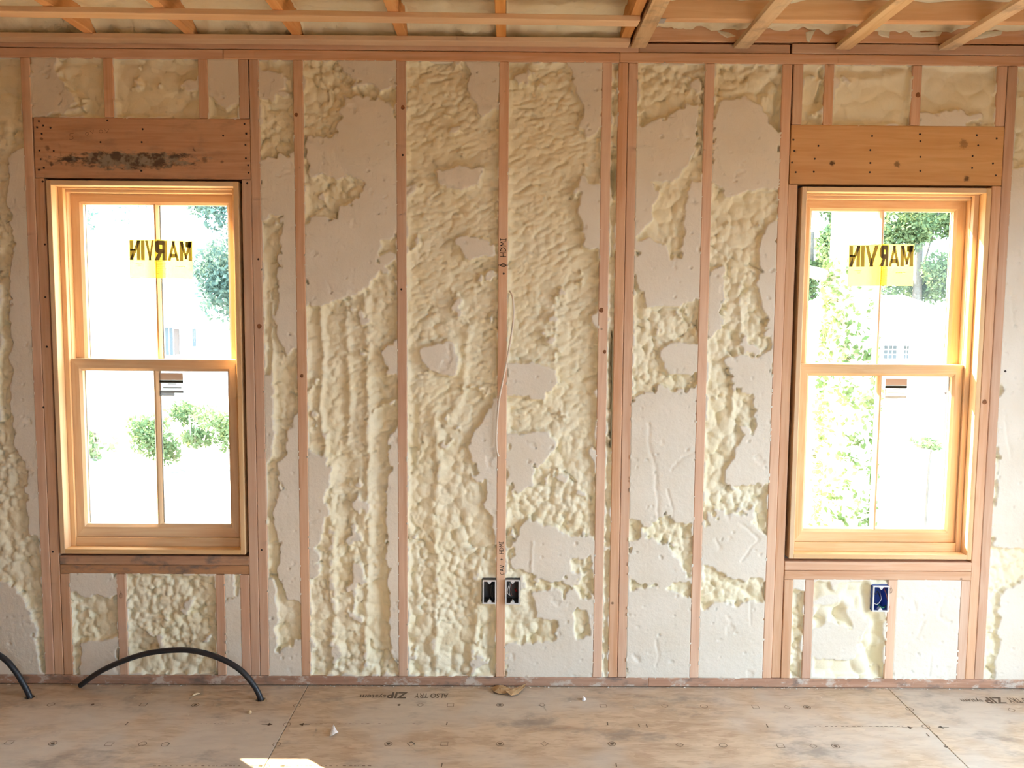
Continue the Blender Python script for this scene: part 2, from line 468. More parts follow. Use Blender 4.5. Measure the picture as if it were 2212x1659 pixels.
# nails and knots showing on single studs are put down as nail heads
for px, py in ((97, 528), (98, 642), (101, 749), (94, 880), (558, 560), (114, 1192), (565, 1188), (92, 392), (534, 396), (870, 335), (867, 625), (1088, 591), (2172, 802)):
    nail(wall, px, py, 0.0, .0045)

M['knot'] = plain('wood_knot', lin(156, 104, 72), .8, .2, .35, 200)
def knot(px, py, r):
    q = on_y(px, py); b2 = bmesh.new(); pts = [(r*(1+.18*math.sin(3*t+px))*math.cos(t), r*1.15*math.sin(t)) for t in [2*math.pi*k/14 for k in range(14)]]
    rg = [b2.verts.new((a, 0, b)) for a, b in pts]; c = b2.verts.new((0, -.0005, 0)); c2 = b2.verts.new((0, .002, 0))
    for i in range(14): b2.faces.new((rg[i], rg[(i+1) % 14], c)); b2.faces.new((rg[(i+1) % 14], rg[i], c2))
    o = bm_obj('knot', b2, M['knot'], None, (q[0], -.0004, q[2])); abs_parent(o, wall)
for a in ((870, 232, .0075), (640, 248, .007), (560, 705, .009), (2127, 868, .009), (652, 812, .007), (1299, 670, .009), (1306, 760, .007), (1983, 205, .009)): knot(*a)
# ------------------------------------------------------------------ foam
def W(pts):
    return [(lambda q: (q[0], q[2]))(on_y(a, b)) for a, b in pts]
CUT = [W(p) for p in (
 # left edge bay
 [(28, 330), (50, 320), (60, 520), (72, 700), (78, 900), (88, 1090), (82, 1170), (60, 1150), (55, 1000), (36, 980), (25, 800), (30, 600), (20, 430)],
 [(-80, 1270), (-80, 1480), (95, 1480), (80, 1400), (55, 1330), (45, 1290), (20, 1260)],
 [(-60, 600), (-5, 620), (-8, 900), (-60, 950)],
 # above left window
 [(70, 118), (118, 118), (112, 150), (140, 190), (150, 215), (100, 252), (70, 252)],
 [(452, 125), (515, 125), (518, 215), (490, 235), (452, 200)],
 # below left window
 [(155, 1240), (255, 1240), (256, 1278), (235, 1288), (205, 1275), (180, 1285), (155, 1270)],
 [(180, 1400), (215, 1388), (252, 1380), (260, 1470), (185, 1470), (170, 1440)],
 [(488, 1300), (522, 1290), (524, 1470), (492, 1470)],
 [(488, 1240), (500, 1240), (498, 1290), (488, 1290)],
 # bay 1
 [(560, 155), (604, 160), (612, 190), (590, 210), (562, 200)],
 [(566, 350), (634, 330), (640, 450), (644, 740), (622, 760), (602, 720), (600, 560), (615, 500), (605, 462), (585, 455), (566, 470)],
 [(618, 930), (650, 900), (652, 1300), (625, 1290), (600, 1250), (606, 1180), (600, 1120), (598, 1080), (614, 1050), (610, 1010), (622, 980)],
 [(598, 1410), (655, 1380), (658, 1480), (585, 1480), (588, 1440)],
 [(560, 1240), (590, 1250), (588, 1470), (560, 1470)],
 [(565, 820), (585, 820), (580, 1000), (566, 1010)],
 # bay 2
 [(720, 122), (860, 122), (855, 182), (825, 190), (790, 168), (752, 160)],
 [(760, 212), (840, 222), (856, 260), (858, 500), (822, 512), (812, 560), (806, 600), (780, 625), (745, 640), (700, 655), (664, 650), (662, 490), (690, 470), (712, 478), (742, 440), (790, 420), (802, 388), (770, 378), (700, 376), (668, 378), (668, 300), (720, 300), (748, 262)],
 [(830, 760), (866, 740), (866, 800), (835, 810)],
 [(664, 970), (690, 990), (704, 1015), (706, 1060), (694, 1075), (700, 1110), (686, 1150), (680, 1250), (664, 1250)],
 [(846, 960), (870, 900), (872, 1440), (850, 1400), (842, 1200), (838, 1080)],
 # bay 3
 [(1012, 130), (1074, 130), (1072, 225), (1040, 240), (1012, 190), (1022, 160)],
 [(945, 372), (1000, 358), (1036, 366), (1030, 396), (975, 406), (948, 398)],
 [(990, 520), (1040, 512), (1066, 525), (1062, 550), (1010, 550)],
 [(915, 756), (980, 744), (990, 780), (980, 800), (925, 800)],
 [(1066, 862), (1076, 900), (1074, 1180), (1062, 1110), (1050, 1090), (1054, 1050), (1036, 1020), (1020, 985), (1018, 960), (1034, 925), (1050, 905)],
 # bay 4
 [(1236, 128), (1300, 128), (1298, 262), (1272, 292), (1252, 268), (1262, 225), (1242, 178)],
 [(1262, 400), (1296, 400), (1294, 532), (1266, 528), (1256, 470)],
 [(1098, 792), (1150, 786), (1200, 806), (1206, 828), (1168, 860), (1128, 858), (1098, 850)],
 [(1106, 948), (1180, 940), (1198, 958), (1172, 985), (1150, 1005), (1146, 1030), (1128, 1058), (1104, 1040)],
 [(1112, 1160), (1146, 1128), (1190, 1140), (1222, 1162), (1260, 1152), (1282, 1180), (1282, 1222), (1232, 1200), (1226, 1242), (1190, 1252), (1150, 1236), (1110, 1226)],
 [(1100, 1392), (1150, 1388), (1200, 1395), (1214, 1372), (1160, 1338), (1158, 1290), (1196, 1276), (1224, 1310), (1232, 1262), (1262, 1280), (1288, 1302), (1288, 1480), (1096, 1480)],
 # bay 6
 [(1378, 270), (1412, 262), (1446, 250), (1498, 232), (1508, 300), (1478, 360), (1450, 392), (1400, 386), (1378, 392)],
 [(1374, 404), (1402, 404), (1406, 470), (1376, 505)],
 [(1494, 396), (1524, 396), (1518, 640), (1482, 652), (1402, 656), (1378, 600), (1372, 530), (1404, 522), (1432, 532), (1442, 562), (1474, 562), (1484, 500)],
 [(1430, 760), (1460, 742), (1508, 750), (1506, 800), (1446, 804)],
 [(1360, 872), (1410, 855), (1422, 838), (1452, 850), (1510, 842), (1506, 1100), (1484, 1124), (1440, 1108), (1400, 1132), (1358, 1112)],
 [(1356, 1180), (1392, 1166), (1440, 1172), (1472, 1200), (1480, 1250), (1440, 1268), (1380, 1262), (1354, 1240)],
 [(1352, 1282), (1420, 1276), (1496, 1296), (1496, 1480), (1350, 1480)],
 # bay 7
 [(1560, 228), (1600, 214), (1642, 230), (1676, 300), (1684, 402), (1642, 400), (1566, 420), (1542, 380), (1542, 300)],
 [(1650, 500), (1676, 480), (1674, 722), (1654, 720), (1644, 600)],
 [(1534, 590), (1560, 580), (1560, 700), (1532, 730)],
 [(1576, 782), (1664, 764), (1668, 960), (1636, 940), (1630, 850), (1590, 832)],
 [(1608, 948), (1660, 955), (1660, 1030), (1602, 1062), (1568, 1042), (1578, 1005)],
 [(1516, 1150), (1560, 1124), (1602, 1118), (1656, 1162), (1652, 1240), (1612, 1254), (1560, 1232), (1512, 1204)],
 [(1506, 1330), (1560, 1306), (1650, 1312), (1648, 1480), (1500, 1480)],
 # above right window : a few small ones ; below right window
 [(1990, 250), (2060, 246), (2060, 275), (1990, 275)],
 [(1755, 1370), (1800, 1350), (1850, 1370), (1845, 1420), (1770, 1420)],
 [(1932, 1250), (2075, 1250), (2078, 1480), (1930, 1480)],
 [(1706, 1250), (1740, 1250), (1738, 1275), (1706, 1275)],
 # right edge bay
 [(2180, 380), (2240, 360), (2240, 1180), (2150, 1180), (2160, 1000), (2172, 700)],
 [(2165, 1290), (2240, 1240), (2240, 1480), (2150, 1480), (2160, 1400)],
)]
HOLE = [W(p) for p in (
 [(1150, 1330), (1205, 1335), (1212, 1370), (1175, 1388), (1148, 1372)],
 [(1230, 1318), (1274, 1310), (1278, 1376), (1240, 1386)],
 [(1228, 1200), (1284, 1190), (1284, 1300), (1250, 1300), (1226, 1250)],
 [(1440, 1182), (1494, 1160), (1492, 1300), (1466, 1290), (1478, 1240)],
 [(1410, 470), (1440, 400), (1470, 380), (1480, 470), (1460, 545), (1425, 530)],
 [(676, 385), (795, 385), (780, 430), (740, 450), (716, 480), (680, 470)],
 [(816, 512), (862, 505), (862, 640), (820, 620)],
 [(575, 458), (612, 462), (600, 650), (575, 650)],
 [(1580, 1048), (1652, 1040), (1650, 1130), (1600, 1112)],
)]
# raised ropes of foam and hollows (pixel polylines, half width m, height m)
RIDGE = [(W(p), w, h) for p, w, h in (
 ([(690, 660), (694, 760), (690, 880), (700, 980)], .012, .016), ([(748, 650), (752, 800), (748, 960)], .014, .010),
 ([(790, 640), (795, 860), (794, 1020), (792, 1250), (788, 1440)], .016, .014), ([(712, 1000), (716, 1220), (722, 1440)], .020, .014),
 ([(940, 880), (948, 1000), (938, 1120), (944, 1300), (940, 1440)], .020, .012), ([(1010, 700), (1000, 850), (960, 930)], .016, .010),
 ([(586, 660), (588, 780), (584, 980)], .009, .016), ([(1028, 1240), (1030, 1340), (1022, 1450)], .022, .016),
 ([(1420, 420), (1395, 440), (1376, 452)], .010, .014), ([(1600, 620), (1596, 780), (1580, 900)], .012, .012),
 ([(110, 170), (140, 150), (150, 200), (125, 245)], .016, .010), ([(1760, 1300), (1810, 1290), (1850, 1330), (1860, 1380)], .024, .020),
 ([(1790, 1340), (1820, 1390), (1850, 1410)], .022, .018), ([(1800, 165), (1900, 175), (1960, 150)], .020, .010))]
VALE = [(W(p), w, h) for p, w, h in (
 ([(735, 800), (745, 1000), (742, 1220)], .022, .008), ([(820, 820), (822, 1050), (820, 1250), (824, 1440)], .020, .012),
 ([(892, 880), (890, 1010)], .016, .012), ([(1055, 1230), (1058, 1440)], .016, .014),
 ([(1328, 720), (1326, 860), (1322, 960)], .012, .05), ([(1327, 330), (1327, 420)], .010, .03),
 ([(1520, 640), (1505, 740)], .008, .014), ([(1892, 1300), (1890, 1450)], .02, .025), ([(1870, 1270), (1878, 1330)], .018, .02),
 ([(1680, 200), (1684, 330)], .008, .02), ([(1524, 180), (1518, 330)], .007, .02), ([(1778, 150), (1772, 210)], .007, .03),
 ([(632, 150), (634, 260)], .006, .02))]
GOUGE = [(W(p), w, h) for p, w, h in (
 ([(1402, 915), (1405, 970), (1415, 1010), (1420, 1060), (1424, 1130)], .006, .006), ([(1450, 1015), (1480, 985), (1502, 975)], .005, .005),
 ([(1442, 1060), (1452, 1100), (1455, 1150)], .004, .006), ([(1150, 1170), (1148, 1240)], .004, -.005),
 ([(1995, 1345), (1980, 1382), (1960, 1395)], .007, .006), ([(1975, 1300), (1978, 1320)], .007, .006), ([(2012, 1420), (2008, 1460)], .005, .005),
 ([(2040, 1290), (2030, 1330), (2050, 1345)], .006, .005), ([(1370, 1418), (1378, 1428)], .009, .010), ([(1418, 1385), (1424, 1430), (1420, 1440)], .004, .006),
 ([(1600, 1130), (1640, 1165), (1600, 1215)], .005, .006), ([(1548, 1165), (1556, 1185)], .006, .006), ([(705, 610), (715, 628), (735, 628)], .004, .004),
 ([(2185, 640), (2192, 700)], .006, .006), ([(2170, 900), (2185, 990)], .006, .005), ([(1620, 1290), (1622, 1350)], .004, .004))]
def foam_depth(x, z, e, seedoff=0):
    """recess of the foam face behind the stud faces (m) and the shaved mask; e = distance to the nearest framing edge"""
    wx = fbm(x*9, z*9, 3, 3); wz = fbm(x*9, z*9, 23, 3)
    X = x+.014*wx; Z = z+.014*wz
    low = fbm(x*5, z*5, 40, 3)
    size = .5+.5*perlin(x*2.6, z*2.6, 60)
    nod = np.where(size > .5, domes(X/.040, Z/.043, 1), domes(X/.026, Z/.028, 2))
    sm = domes(X/.017, Z/.017, 3)
    rx = X*.94+Z*.34; rz = -X*.34+Z*.94
    rip = domes(rx/.036, rz/.018, 4)
    rmask = sstep(-.44, -.36, x)*(1-sstep(.36, .44, x))*sstep(.95, 1.25, z)
    rmask = np.maximum(rmask, sstep(-.84, -.76, x)*(1-sstep(-.42, -.38, x))*sstep(.75, .9, z)*(1-sstep(1.5, 1.7, z))*.8)
    lump = domes(X/.085, Z/.075, 5)*.7+domes(X/.05, Z/.05, 6)*.3
    lmask = sstep(2.29, 2.33, z)*np.maximum(1-sstep(-1.02, -.96, x), sstep(1.08, 1.12, x))
    bmask = sstep(.45, .48, z) < .5
    big = (bmask & (x > 1.25) & (x < 1.63)).astype(float)
    bump = nod*.024+sm*.005
    bump = bump*(1-rmask)+(rip*.013+sm*.004+nod*.004)*rmask
    bump = bump*(1-lmask)+lump*.026*lmask
    bump = bump*(1-big)+(domes(X/.075, Z/.07, 8)*.036)*big
    h = -.042+.013*low+bump
    for pl, w, a in RIDGE: h = h+a*np.exp(-(line_d(X, Z, pl)/w)**2)
    for pl, w, a in VALE: h = h-a*np.exp(-(line_d(X, Z, pl)/w)**2)
    sd = np.full(x.shape, -1.0)
    xw = x+.020*fbm(x*8, z*8, 310, 2); zw = z+.020*fbm(x*8, z*8, 330, 2)
    for p in CUT: sd = np.maximum(sd, poly_sd(xw, zw, p))
    for p in HOLE: sd = np.minimum(sd, -poly_sd(x, z, p))
    sdn = sd+.015*fbm(x*19, z*19, 80, 4)+.012*(nod-.55)
    h = h+.070*sstep(-.016, .010, sdn)
    # foam clings to the framing in a thin ragged lip
    lip = .5+.5*fbm(x*14, z*14, 90, 2)
    h = h+.030*np.exp(-(e/.011)**2)*sstep(.25, .75, lip)-.006*np.exp(-(e/.02)**2)*(1-lip)
    # chance hits of the shaving blade elsewhere
    h = h+.030*sstep(.30, .46, fbm(x*7.5, z*7.5, 120, 4))
    cutp = -.0015-.0012*np.abs(fbm(x*30, z*30, 130, 2))
    over = h-cutp
    gx_ = x+.012*fbm(x*16, z*16, 170, 3); gz_ = z+.012*fbm(x*16, z*16, 190, 3); gm = .35+.9*np.clip(.5+fbm(x*30, z*30, 210, 2), 0, 1)
    for pl, w, a in GOUGE: cutp = cutp-.65*a*gm*np.exp(-(line_d(gx_, gz_, pl)/(w*1.15))**2)
    cutp = cutp-.005*sstep(.48, .66, fbm(x*31, z*37, 230, 2))-.003*sstep(.36, .5, fbm(x*11, z*13, 250, 4))
    k = .0012
    cut = sstep(-.0006, .0012, over)
    h = np.minimum(h, cutp)
    return -h, cut

BOXES = [(-.0745, -.0195, .3605, .4595), (.0195, .0780, .3590, .4610), (1.5450, 1.6110, .3370, .4450)]   # electrical boxes set in the foam
def foam_panel(x0, x1, z0, z1, res=.0046, plainness=None):
    ov = .0035                         # ragged overlap on the framing edges
    nx = max(4, int(round((x1-x0+2*ov)/res))); nz = max(4, int(round((z1-z0+2*ov)/res)))
    gx, gz = np.meshgrid(np.linspace(x0-ov, x1+ov, nx+1), np.linspace(z0-ov, z1+ov, nz+1))
    e = np.minimum(np.minimum(gx-x0, x1-gx), np.minimum(gz-z0, z1-gz))
    r, cut = foam_depth(gx, gz, np.maximum(e, 0))
    for bx0, bx1, bz0, bz1 in BOXES:
        ins = (gx > bx0-.001) & (gx < bx1+.001) & (gz > bz0-.001) & (gz < bz1+.001)
        dd = np.maximum(np.maximum(bx0-gx, gx-bx1), np.maximum(bz0-gz, gz-bz1))
        wgt = np.exp(-(np.maximum(dd, 0)/.022)**2); r = r*(1-wgt)+np.minimum(r, .005+.004*fbm(gx*60, gz*60, 300, 2))*wgt
        r = np.where(ins, .066, r)
    # on the overlap strip the foam dives behind the framing face except where a crumb sticks out
    crumb = sstep(.18, .5, fbm(gx*45, gz*45, 150, 2))
    r = np.where(e <= 0, np.where(crumb > .5, -.0012*crumb, .004), r)
    co = np.stack([gx, r, gz], -1).reshape(-1, 3)
    n0 = len(co); W1 = nx+1
    idx = np.arange(n0).reshape(nz+1, nx+1)
    q = np.stack([idx[:-1, :-1], idx[:-1, 1:], idx[1:, 1:], idx[1:, :-1]], -1).reshape(-1, 4)
    # skirt to the sheathing and a back so that the infill is solid
    ring = np.concatenate([idx[0, :], idx[1:, -1], idx[-1, -2::-1], idx[-2:0:-1, 0]])
    m = len(ring)
    bk = co[ring].copy(); bk[:, 0] = np.clip(bk[:, 0], x0+.0006, x1-.0006); bk[:, 2] = np.clip(bk[:, 2], z0+.0006, z1-.0006)
    mid = bk.copy(); mid[:, 1] = .012; bk[:, 1] = D-.002
    co = np.concatenate([co, np.clip(mid, -1e9, 1e9), bk])
    a = np.arange(m); b = (a+1) % m
    q1 = np.stack([ring[b], ring[a], n0+a, n0+b], -1); q2 = np.stack([n0+b, n0+a, n0+m+a, n0+m+b], -1)
    q = np.concatenate([q, q1, q2])
    me = bpy.data.meshes.new('foam_panel')
    nq = len(q)
    me.vertices.add(len(co)); me.vertices.foreach_set('co', co.astype('f').ravel())
    me.loops.add(nq*4+m); me.polygons.add(nq+1)
    lv = np.concatenate([q.ravel(), (n0+m+np.arange(m))[::-1]])
    me.loops.foreach_set('vertex_index', lv.astype('i'))
    me.polygons.foreach_set('loop_start', (np.arange(nq+1)*4).astype('i'))
    at = me.attributes.new('cut', 'FLOAT', 'POINT')
    cc = np.concatenate([cut.reshape(-1), np.ones(2*m)]); at.data.foreach_set('value', cc.astype('f'))
    me.update(calc_edges=True); me.validate()
    me.polygons.foreach_set('use_smooth', [True]*len(me.polygons))
    o = link('foam_panel', me, M['foam'], None, (0, 0, 0))
    recenter(o); abs_parent(o, wall)
    return o
BAYS = [(-2.4194, -1.902), (-.9665, -2*S-H), (-2*S+H, -S-H), (-S+H, -H), (H, S-H), (S+H, .452), (.529, 2*S-H), (2*S+H, 1.100), (2.031, 6*S-H)]
for a, b in BAYS: foam_panel(a, b, ZB, ZT)
for a, b in ((-1.8645, -1.578), (-1.540, -1.205), (-1.167, -1.046)): foam_panel(a, b, 2.3195, ZT)
for a, b in ((1.182, 1.266), (1.304, 1.614), (1.652, 1.952)): foam_panel(a, b, 2.3145, ZT)
for a, b in ((-1.7865, -1.593), (-1.5555, -1.183), (-1.1455, -1.081)): foam_panel(a, b, ZB, .4735)
for a, b in ((1.216, 1.265), (1.303, 1.612), (1.650, 1.916)): foam_panel(a, b, ZB, .4655)
for a, b in ((ROOM_X0, -8*S-H), (-8*S+H, -7*S-H), (-7*S+H, -6*S-H), (6*S+H, ROOM_X1)):
    foam_panel(a, b, ZB, ZT, .014)

# smears of foam left on the rim board above the top plate
M['smear'] = plain('foam_smear', lin(242, 232, 208), .7, .3, .08, 60)
for pl in ([(1740, 70), (1752, 66), (1762, 64), (1756, 76), (1748, 92), (1742, 88)], [(1894, 64), (1908, 67), (1922, 65), (1921, 82), (1908, 80), (1898, 76)],
           [(1948, 62), (1966, 61), (1978, 70), (2010, 71), (2036, 68), (2030, 78), (1990, 81), (1972, 80), (1962, 70)], [(2095, 86), (2110, 76), (2122, 68), (2166, 67), (2162, 76), (2130, 82)],
           [(1548, 66), (1575, 70), (1590, 78), (1570, 82), (1556, 74)]):
    b2 = bmesh.new(); P3 = [on_y(a, b) for a, b in pl]; cc = sum(P3)/len(P3)
    v0 = [b2.verts.new((q[0], -.0004, q[2])) for q in P3]; v1 = [b2.verts.new((cc[0]+(q[0]-cc[0])*.75, -.005-.002*math.sin(i*2.3), cc[2]+(q[2]-cc[2])*.75)) for i, q in enumerate(P3)]; vc = b2.verts.new((cc[0], -.007, cc[2]))
    n = len(P3)
    for i in range(n):
        j = (i+1) % n; b2.faces.new((v0[i], v0[j], v1[j], v1[i])); b2.faces.new((v1[i], v1[j], vc))
    b2.faces.new(v0[::-1])
    o = bm_obj('foam_smear', b2, M['smear']); recenter(o); abs_parent(o, wall)
# ------------------------------------------------------------------ floor
bm = bmesh.new(); add_box(bm, ROOM_X0-.15, ROOM_X1+.15, ROOM_Y0-.15, D, -.30, -.019)
floor = bm_obj('floor', bm, M['lumberX']); tag(floor, 'strand board subfloor of the unfinished room', kind='structure')
recenter(floor)
rows = [0.138, -1.08, -2.30, -3.52, -4.74, ROOM_Y0-.1]
for r in range(5):
    y1, y0 = rows[r], rows[r+1]
    off = -.806 if r % 2 == 0 else .413
    cuts = [ROOM_X0-.1]+[c for c in [off+k*2.438 for k in range(-3, 4)] if ROOM_X0 < c < ROOM_X1]+[ROOM_X1+.1]
    for a, b in zip(cuts[:-1], cuts[1:]):
        box('floor_panel', a+.0012, b-.0012, y0+.0012, y1-.0012, -.0185, 0.0, M['osb'], floor, .0012)

# ------------------------------------------------------------------ ceiling
ZS = 2.604; ZJ = 2.623
bm = bmesh.new(); add_box(bm, ROOM_X0-.15, ROOM_X1+.15, ROOM_Y0-.15, D+.013, 2.865, 2.885)
ceil = bm_obj('ceiling', bm, M['osb']); tag(ceil, 'open ceiling of joists and strapping with sprayed foam between', kind='structure'); recenter(ceil)
JX = [-3.22, -2.82, -2.41, -2.005, -1.600, -1.212, -.800, -.394, -.012, .470]
for x in JX:
    box('joist', x-H, x+H, ROOM_Y0+.02, .094, ZJ, 2.858, M['joist'], ceil)
box('joist', .500, .538, ROOM_Y0+.02, -.03, ZJ, 2.858, M['joist'], ceil)
for i in range(14):
    yc = -.256-i*S
    if yc < ROOM_Y0+.1: break
    box('joist', .541, ROOM_X1, yc-H, yc+H, ZJ, 2.858, M['joistX'], ceil)
def skew_strap(x0, x1, ya, yb, w, name='strap'):
    o = box(name, x0, x1, -w/2, w/2, ZS, ZJ, M['strap'], None, .0015)
    o.location.y = (ya+yb)/2; o.rotation_euler.z = math.atan2(yb-ya, x1-x0)
    abs_parent(o, ceil)
skew_strap(ROOM_X0, .487, -.034, -.034, .064)
skew_strap(ROOM_X0, .487, -.350, -.276, .062)
for i in range(1, 14):
    yc = -.30-i*S
    if yc > ROOM_Y0+.1: skew_strap(ROOM_X0, .487, yc, yc, .064)
for i, x in enumerate((.527, .932, 1.332, 1.740, 2.146, 2.552)):
    box('strap', x-.030, x+.030, ROOM_Y0+.02, -.004, ZS, ZJ, M['strapY'], ceil, .0015)
# foam between the joists overhead
def ceil_foam(x0, x1, y0, y1, seed, res=.012, edge=True, base=.085, drop=.078, dw=.24):
    nx = max(3, int((x1-x0)/res)); ny = max(3, int((y1-y0)/res))
    gx, gy = np.meshgrid(np.linspace(x0, x1, nx+1), np.linspace(y0, y1, ny+1))
    z = ZJ+base+.016*fbm(gx*9, gy*9, seed, 3)+.014*fbm(gx*24, gy*24, seed+5, 3)-.018*domes(gx/.07, gy/.08, seed)
    if edge: z = z-drop*sstep(y1-dw, y1-dw*.3, gy)*(1+.25*fbm(gx*12, gy*2, seed+9, 2))
    co = np.stack([gx, gy, z], -1).reshape(-1, 3)
    idx = np.arange(len(co)).reshape(ny+1, nx+1)
    q = np.stack([idx[:-1, :-1], idx[1:, :-1], idx[1:, 1:], idx[:-1, 1:]], -1).reshape(-1, 4)
    n0 = len(co)
    top = np.array([[x0, y0, 2.862], [x1, y0, 2.862], [x1, y1, 2.862], [x0, y1, 2.862]])
    co = np.concatenate([co, top])
    faces = [tuple(int(v) for v in f) for f in q]+[(n0, n0+1, n0+2, n0+3)]
    for ring, (ta, tb) in ((idx[0, ::-1], (n0+1, n0)), (idx[:, -1][::-1], (n0+2, n0+1)), (idx[-1, :], (n0+3, n0+2)), (idx[:, 0], (n0, n0+3))):
        faces.append(tuple(int(v) for v in ring)+(tb, ta) if ring[0] != idx[0, 0] or True else None)
    me = bpy.data.meshes.new('foam_panel'); me.from_pydata([tuple(c) for c in co], [], faces); me.validate()
    me.attributes.new('cut', 'FLOAT', 'POINT')
    me.polygons.foreach_set('use_smooth', [True]*len(me.polygons))
    o = link('foam_panel', me, M['foam']); recenter(o); abs_parent(o, ceil)
for i in range(len(JX)-1):
    ceil_foam(JX[i]+H+.001, JX[i+1]-H-.001, -.75, .093, 200+i)
    ceil_foam(JX[i]+H+.001, JX[i+1]-H-.001, ROOM_Y0+.03, -.751, 230+i, .06, False)
ceil_foam(ROOM_X0, JX[0]-H-.001, ROOM_Y0+.03, .09, 250, .06, False)
ceil_foam(.542, ROOM_X1, -.236, -.002, 260, .010, True, .13, .06, .10)
for i in range(13):
    a, b = -.256-(i+1)*S+H+.001, -.256-i*S-H-.001
    if a > ROOM_Y0: ceil_foam(.542, ROOM_X1, a, b, 270+i, .06, False)

# ------------------------------------------------------------------ the three walls behind the camera
def far_wall(name, label, along, fixed, lo, hi, opens, out):
    """along: 'x' or 'y' is the running axis; out = +1/-1 direction away from the room"""
    bm = bmesh.new()
    def slab(a, b, z0, z1):
        f0, f1 = sorted((fixed+out*.03, fixed+out*.15))
        if along == 'x': add_box(bm, a, b, f0, f1, z0, z1)
        else: add_box(bm, f0, f1, a, b, z0, z1)
    cur = lo
    for a, b, z0, z1 in sorted(opens):
        slab(cur, a, 0, 2.86); slab(a, b, z1, 2.86)
        if z0 > 0: slab(a, b, 0, z0)
        cur = b
    slab(cur, hi, 0, 2.86)
    w = bm_obj(name, bm, M['foamwall']); tag(w, label, kind='structure'); recenter(w)
    def st(a, z0, z1):
        f0, f1 = sorted((fixed, fixed+out*.14))
        if along == 'x': box('stud', a-H, a+H, f0, f1, z0, z1, M['lumberZ'], w)
        else: box('stud', f0, f1, a-H, a+H, z0, z1, M['lumberZ'], w)
    a = lo+.03
    while a < hi:
        blocks = [(z0, z1) for (p, q, z0, z1) in opens if p < a < q]
        if blocks:
            z0, z1 = blocks[0]
            if z0 > .1: st(a, .04, z0)
            st(a, z1, 2.62)
        else: st(a, .04, 2.62)
        a += S
    for p, q, z0, z1 in opens:
        st(p-H, .04, 2.62); st(q+H, .04, 2.62)
    return w
M['foamwall'] = plain('plywood_sheathing', lin(196, 146, 98), .8, .2, .15, 14)
far_wall('wall_left', 'left stud wall of the room', 'y', ROOM_X0, ROOM_Y0, 0, [], -1)
far_wall('wall_right', 'right stud wall with a wide door opening', 'y', ROOM_X1, ROOM_Y0, 0, RIGHT_OPEN, 1)
far_wall('wall_rear', 'rear stud wall with window and door openings', 'x', ROOM_Y0, ROOM_X0, ROOM_X1, REAR_OPEN, -1)

# ================================================================== WINDOWS
def glass_mat():
    t = NT('window_glass'); t.n.remove(t.b)
    tr = t.new('ShaderNodeBsdfTransparent'); gl = t.new('ShaderNodeBsdfGlossy'); gl.inputs['Roughness'].default_value = .02
    tr.inputs['Color'].default_value = (.96, .98, .97, 1)
    fr = t.new('ShaderNodeFresnel'); fr.inputs['IOR'].default_value = 1.35
    mx = t.new('ShaderNodeMixShader'); t.l.new(fr.outputs[0], mx.inputs[0]); t.l.new(tr.outputs[0], mx.inputs[1]); t.l.new(gl.outputs[0], mx.inputs[2])
    t.l.new(mx.outputs[0], t.n['Material Output'].inputs[0]); return t.m
M['glass'] = glass_mat()
def film(name, col, trans, alpha=1.0):
    """thin printed film: lets daylight through"""
    t = NT(name); t.n.remove(t.b)
    df = t.new('ShaderNodeBsdfDiffuse'); df.inputs['Color'].default_value = col
    tl = t.new('ShaderNodeBsdfTranslucent'); tl.inputs['Color'].default_value = trans
    a = t.new('ShaderNodeMixShader'); a.inputs[0].default_value = .6
    t.l.new(df.outputs[0], a.inputs[1]); t.l.new(tl.outputs[0], a.inputs[2])
    tp = t.new('ShaderNodeBsdfTransparent')
    b = t.new('ShaderNodeMixShader'); b.inputs[0].default_value = alpha
    t.l.new(tp.outputs[0], b.inputs[1]); t.l.new(a.outputs[0], b.inputs[2])
    t.l.new(b.outputs[0], t.n['Material Output'].inputs[0]); return t.m
M['film_y'] = film('yellow_film', (.9, .78, .07, 1), (1, .88, .09, 1), .975)
M['film_k'] = film('brown_print', (.22, .16, .12, 1), (.085, .066, .05, 1), 1)
M['film_d'] = film('dark_print', (.05, .04, .03, 1), (.03, .022, .012, 1), 1)
M['paper_w'] = film('white_label', (.85, .85, .83, 1), (.7, .68, .62, 1), 1)
M['paper_t'] = film('tan_label', (.6, .42, .32, 1), (.42, .28, .2, 1), 1)
M['paper_g'] = film('grey_print', (.3, .28, .27, 1), (.18, .17, .16, 1), 1)

def ring(name, x0, x1, z0, z1, widths, y0, y1, cham, mats, parent):
    """mitred rectangular frame: widths = left,right,bottom,top ; chamfered inner front edge"""
    prof = [(0, y0), (1-cham, y0), (1, y0+.009), (1, y1), (0, y1)]
    bm = bmesh.new(); rows_ = []
    wl, wr, wb, wt = widths
    for s, y in prof:
        a, b, c, d = x0+wl*s, x1-wr*s, z0+wb*s, z1-wt*s
        rows_.append([bm.verts.new((a, y, c)), bm.verts.new((b, y, c)), bm.verts.new((b, y, d)), bm.verts.new((a, y, d))])
    n = len(prof)
    for i in range(n):
        A, B = rows_[i], rows_[(i+1) % n]
        for k in range(4):
            f = bm.faces.new((A[k], A[(k+1) % 4], B[(k+1) % 4], B[k]))
            f.material_index = 1 if k in (0, 2) else 0
    o = bm_obj(name, bm, mats); recenter(o); abs_parent(o, parent); return o

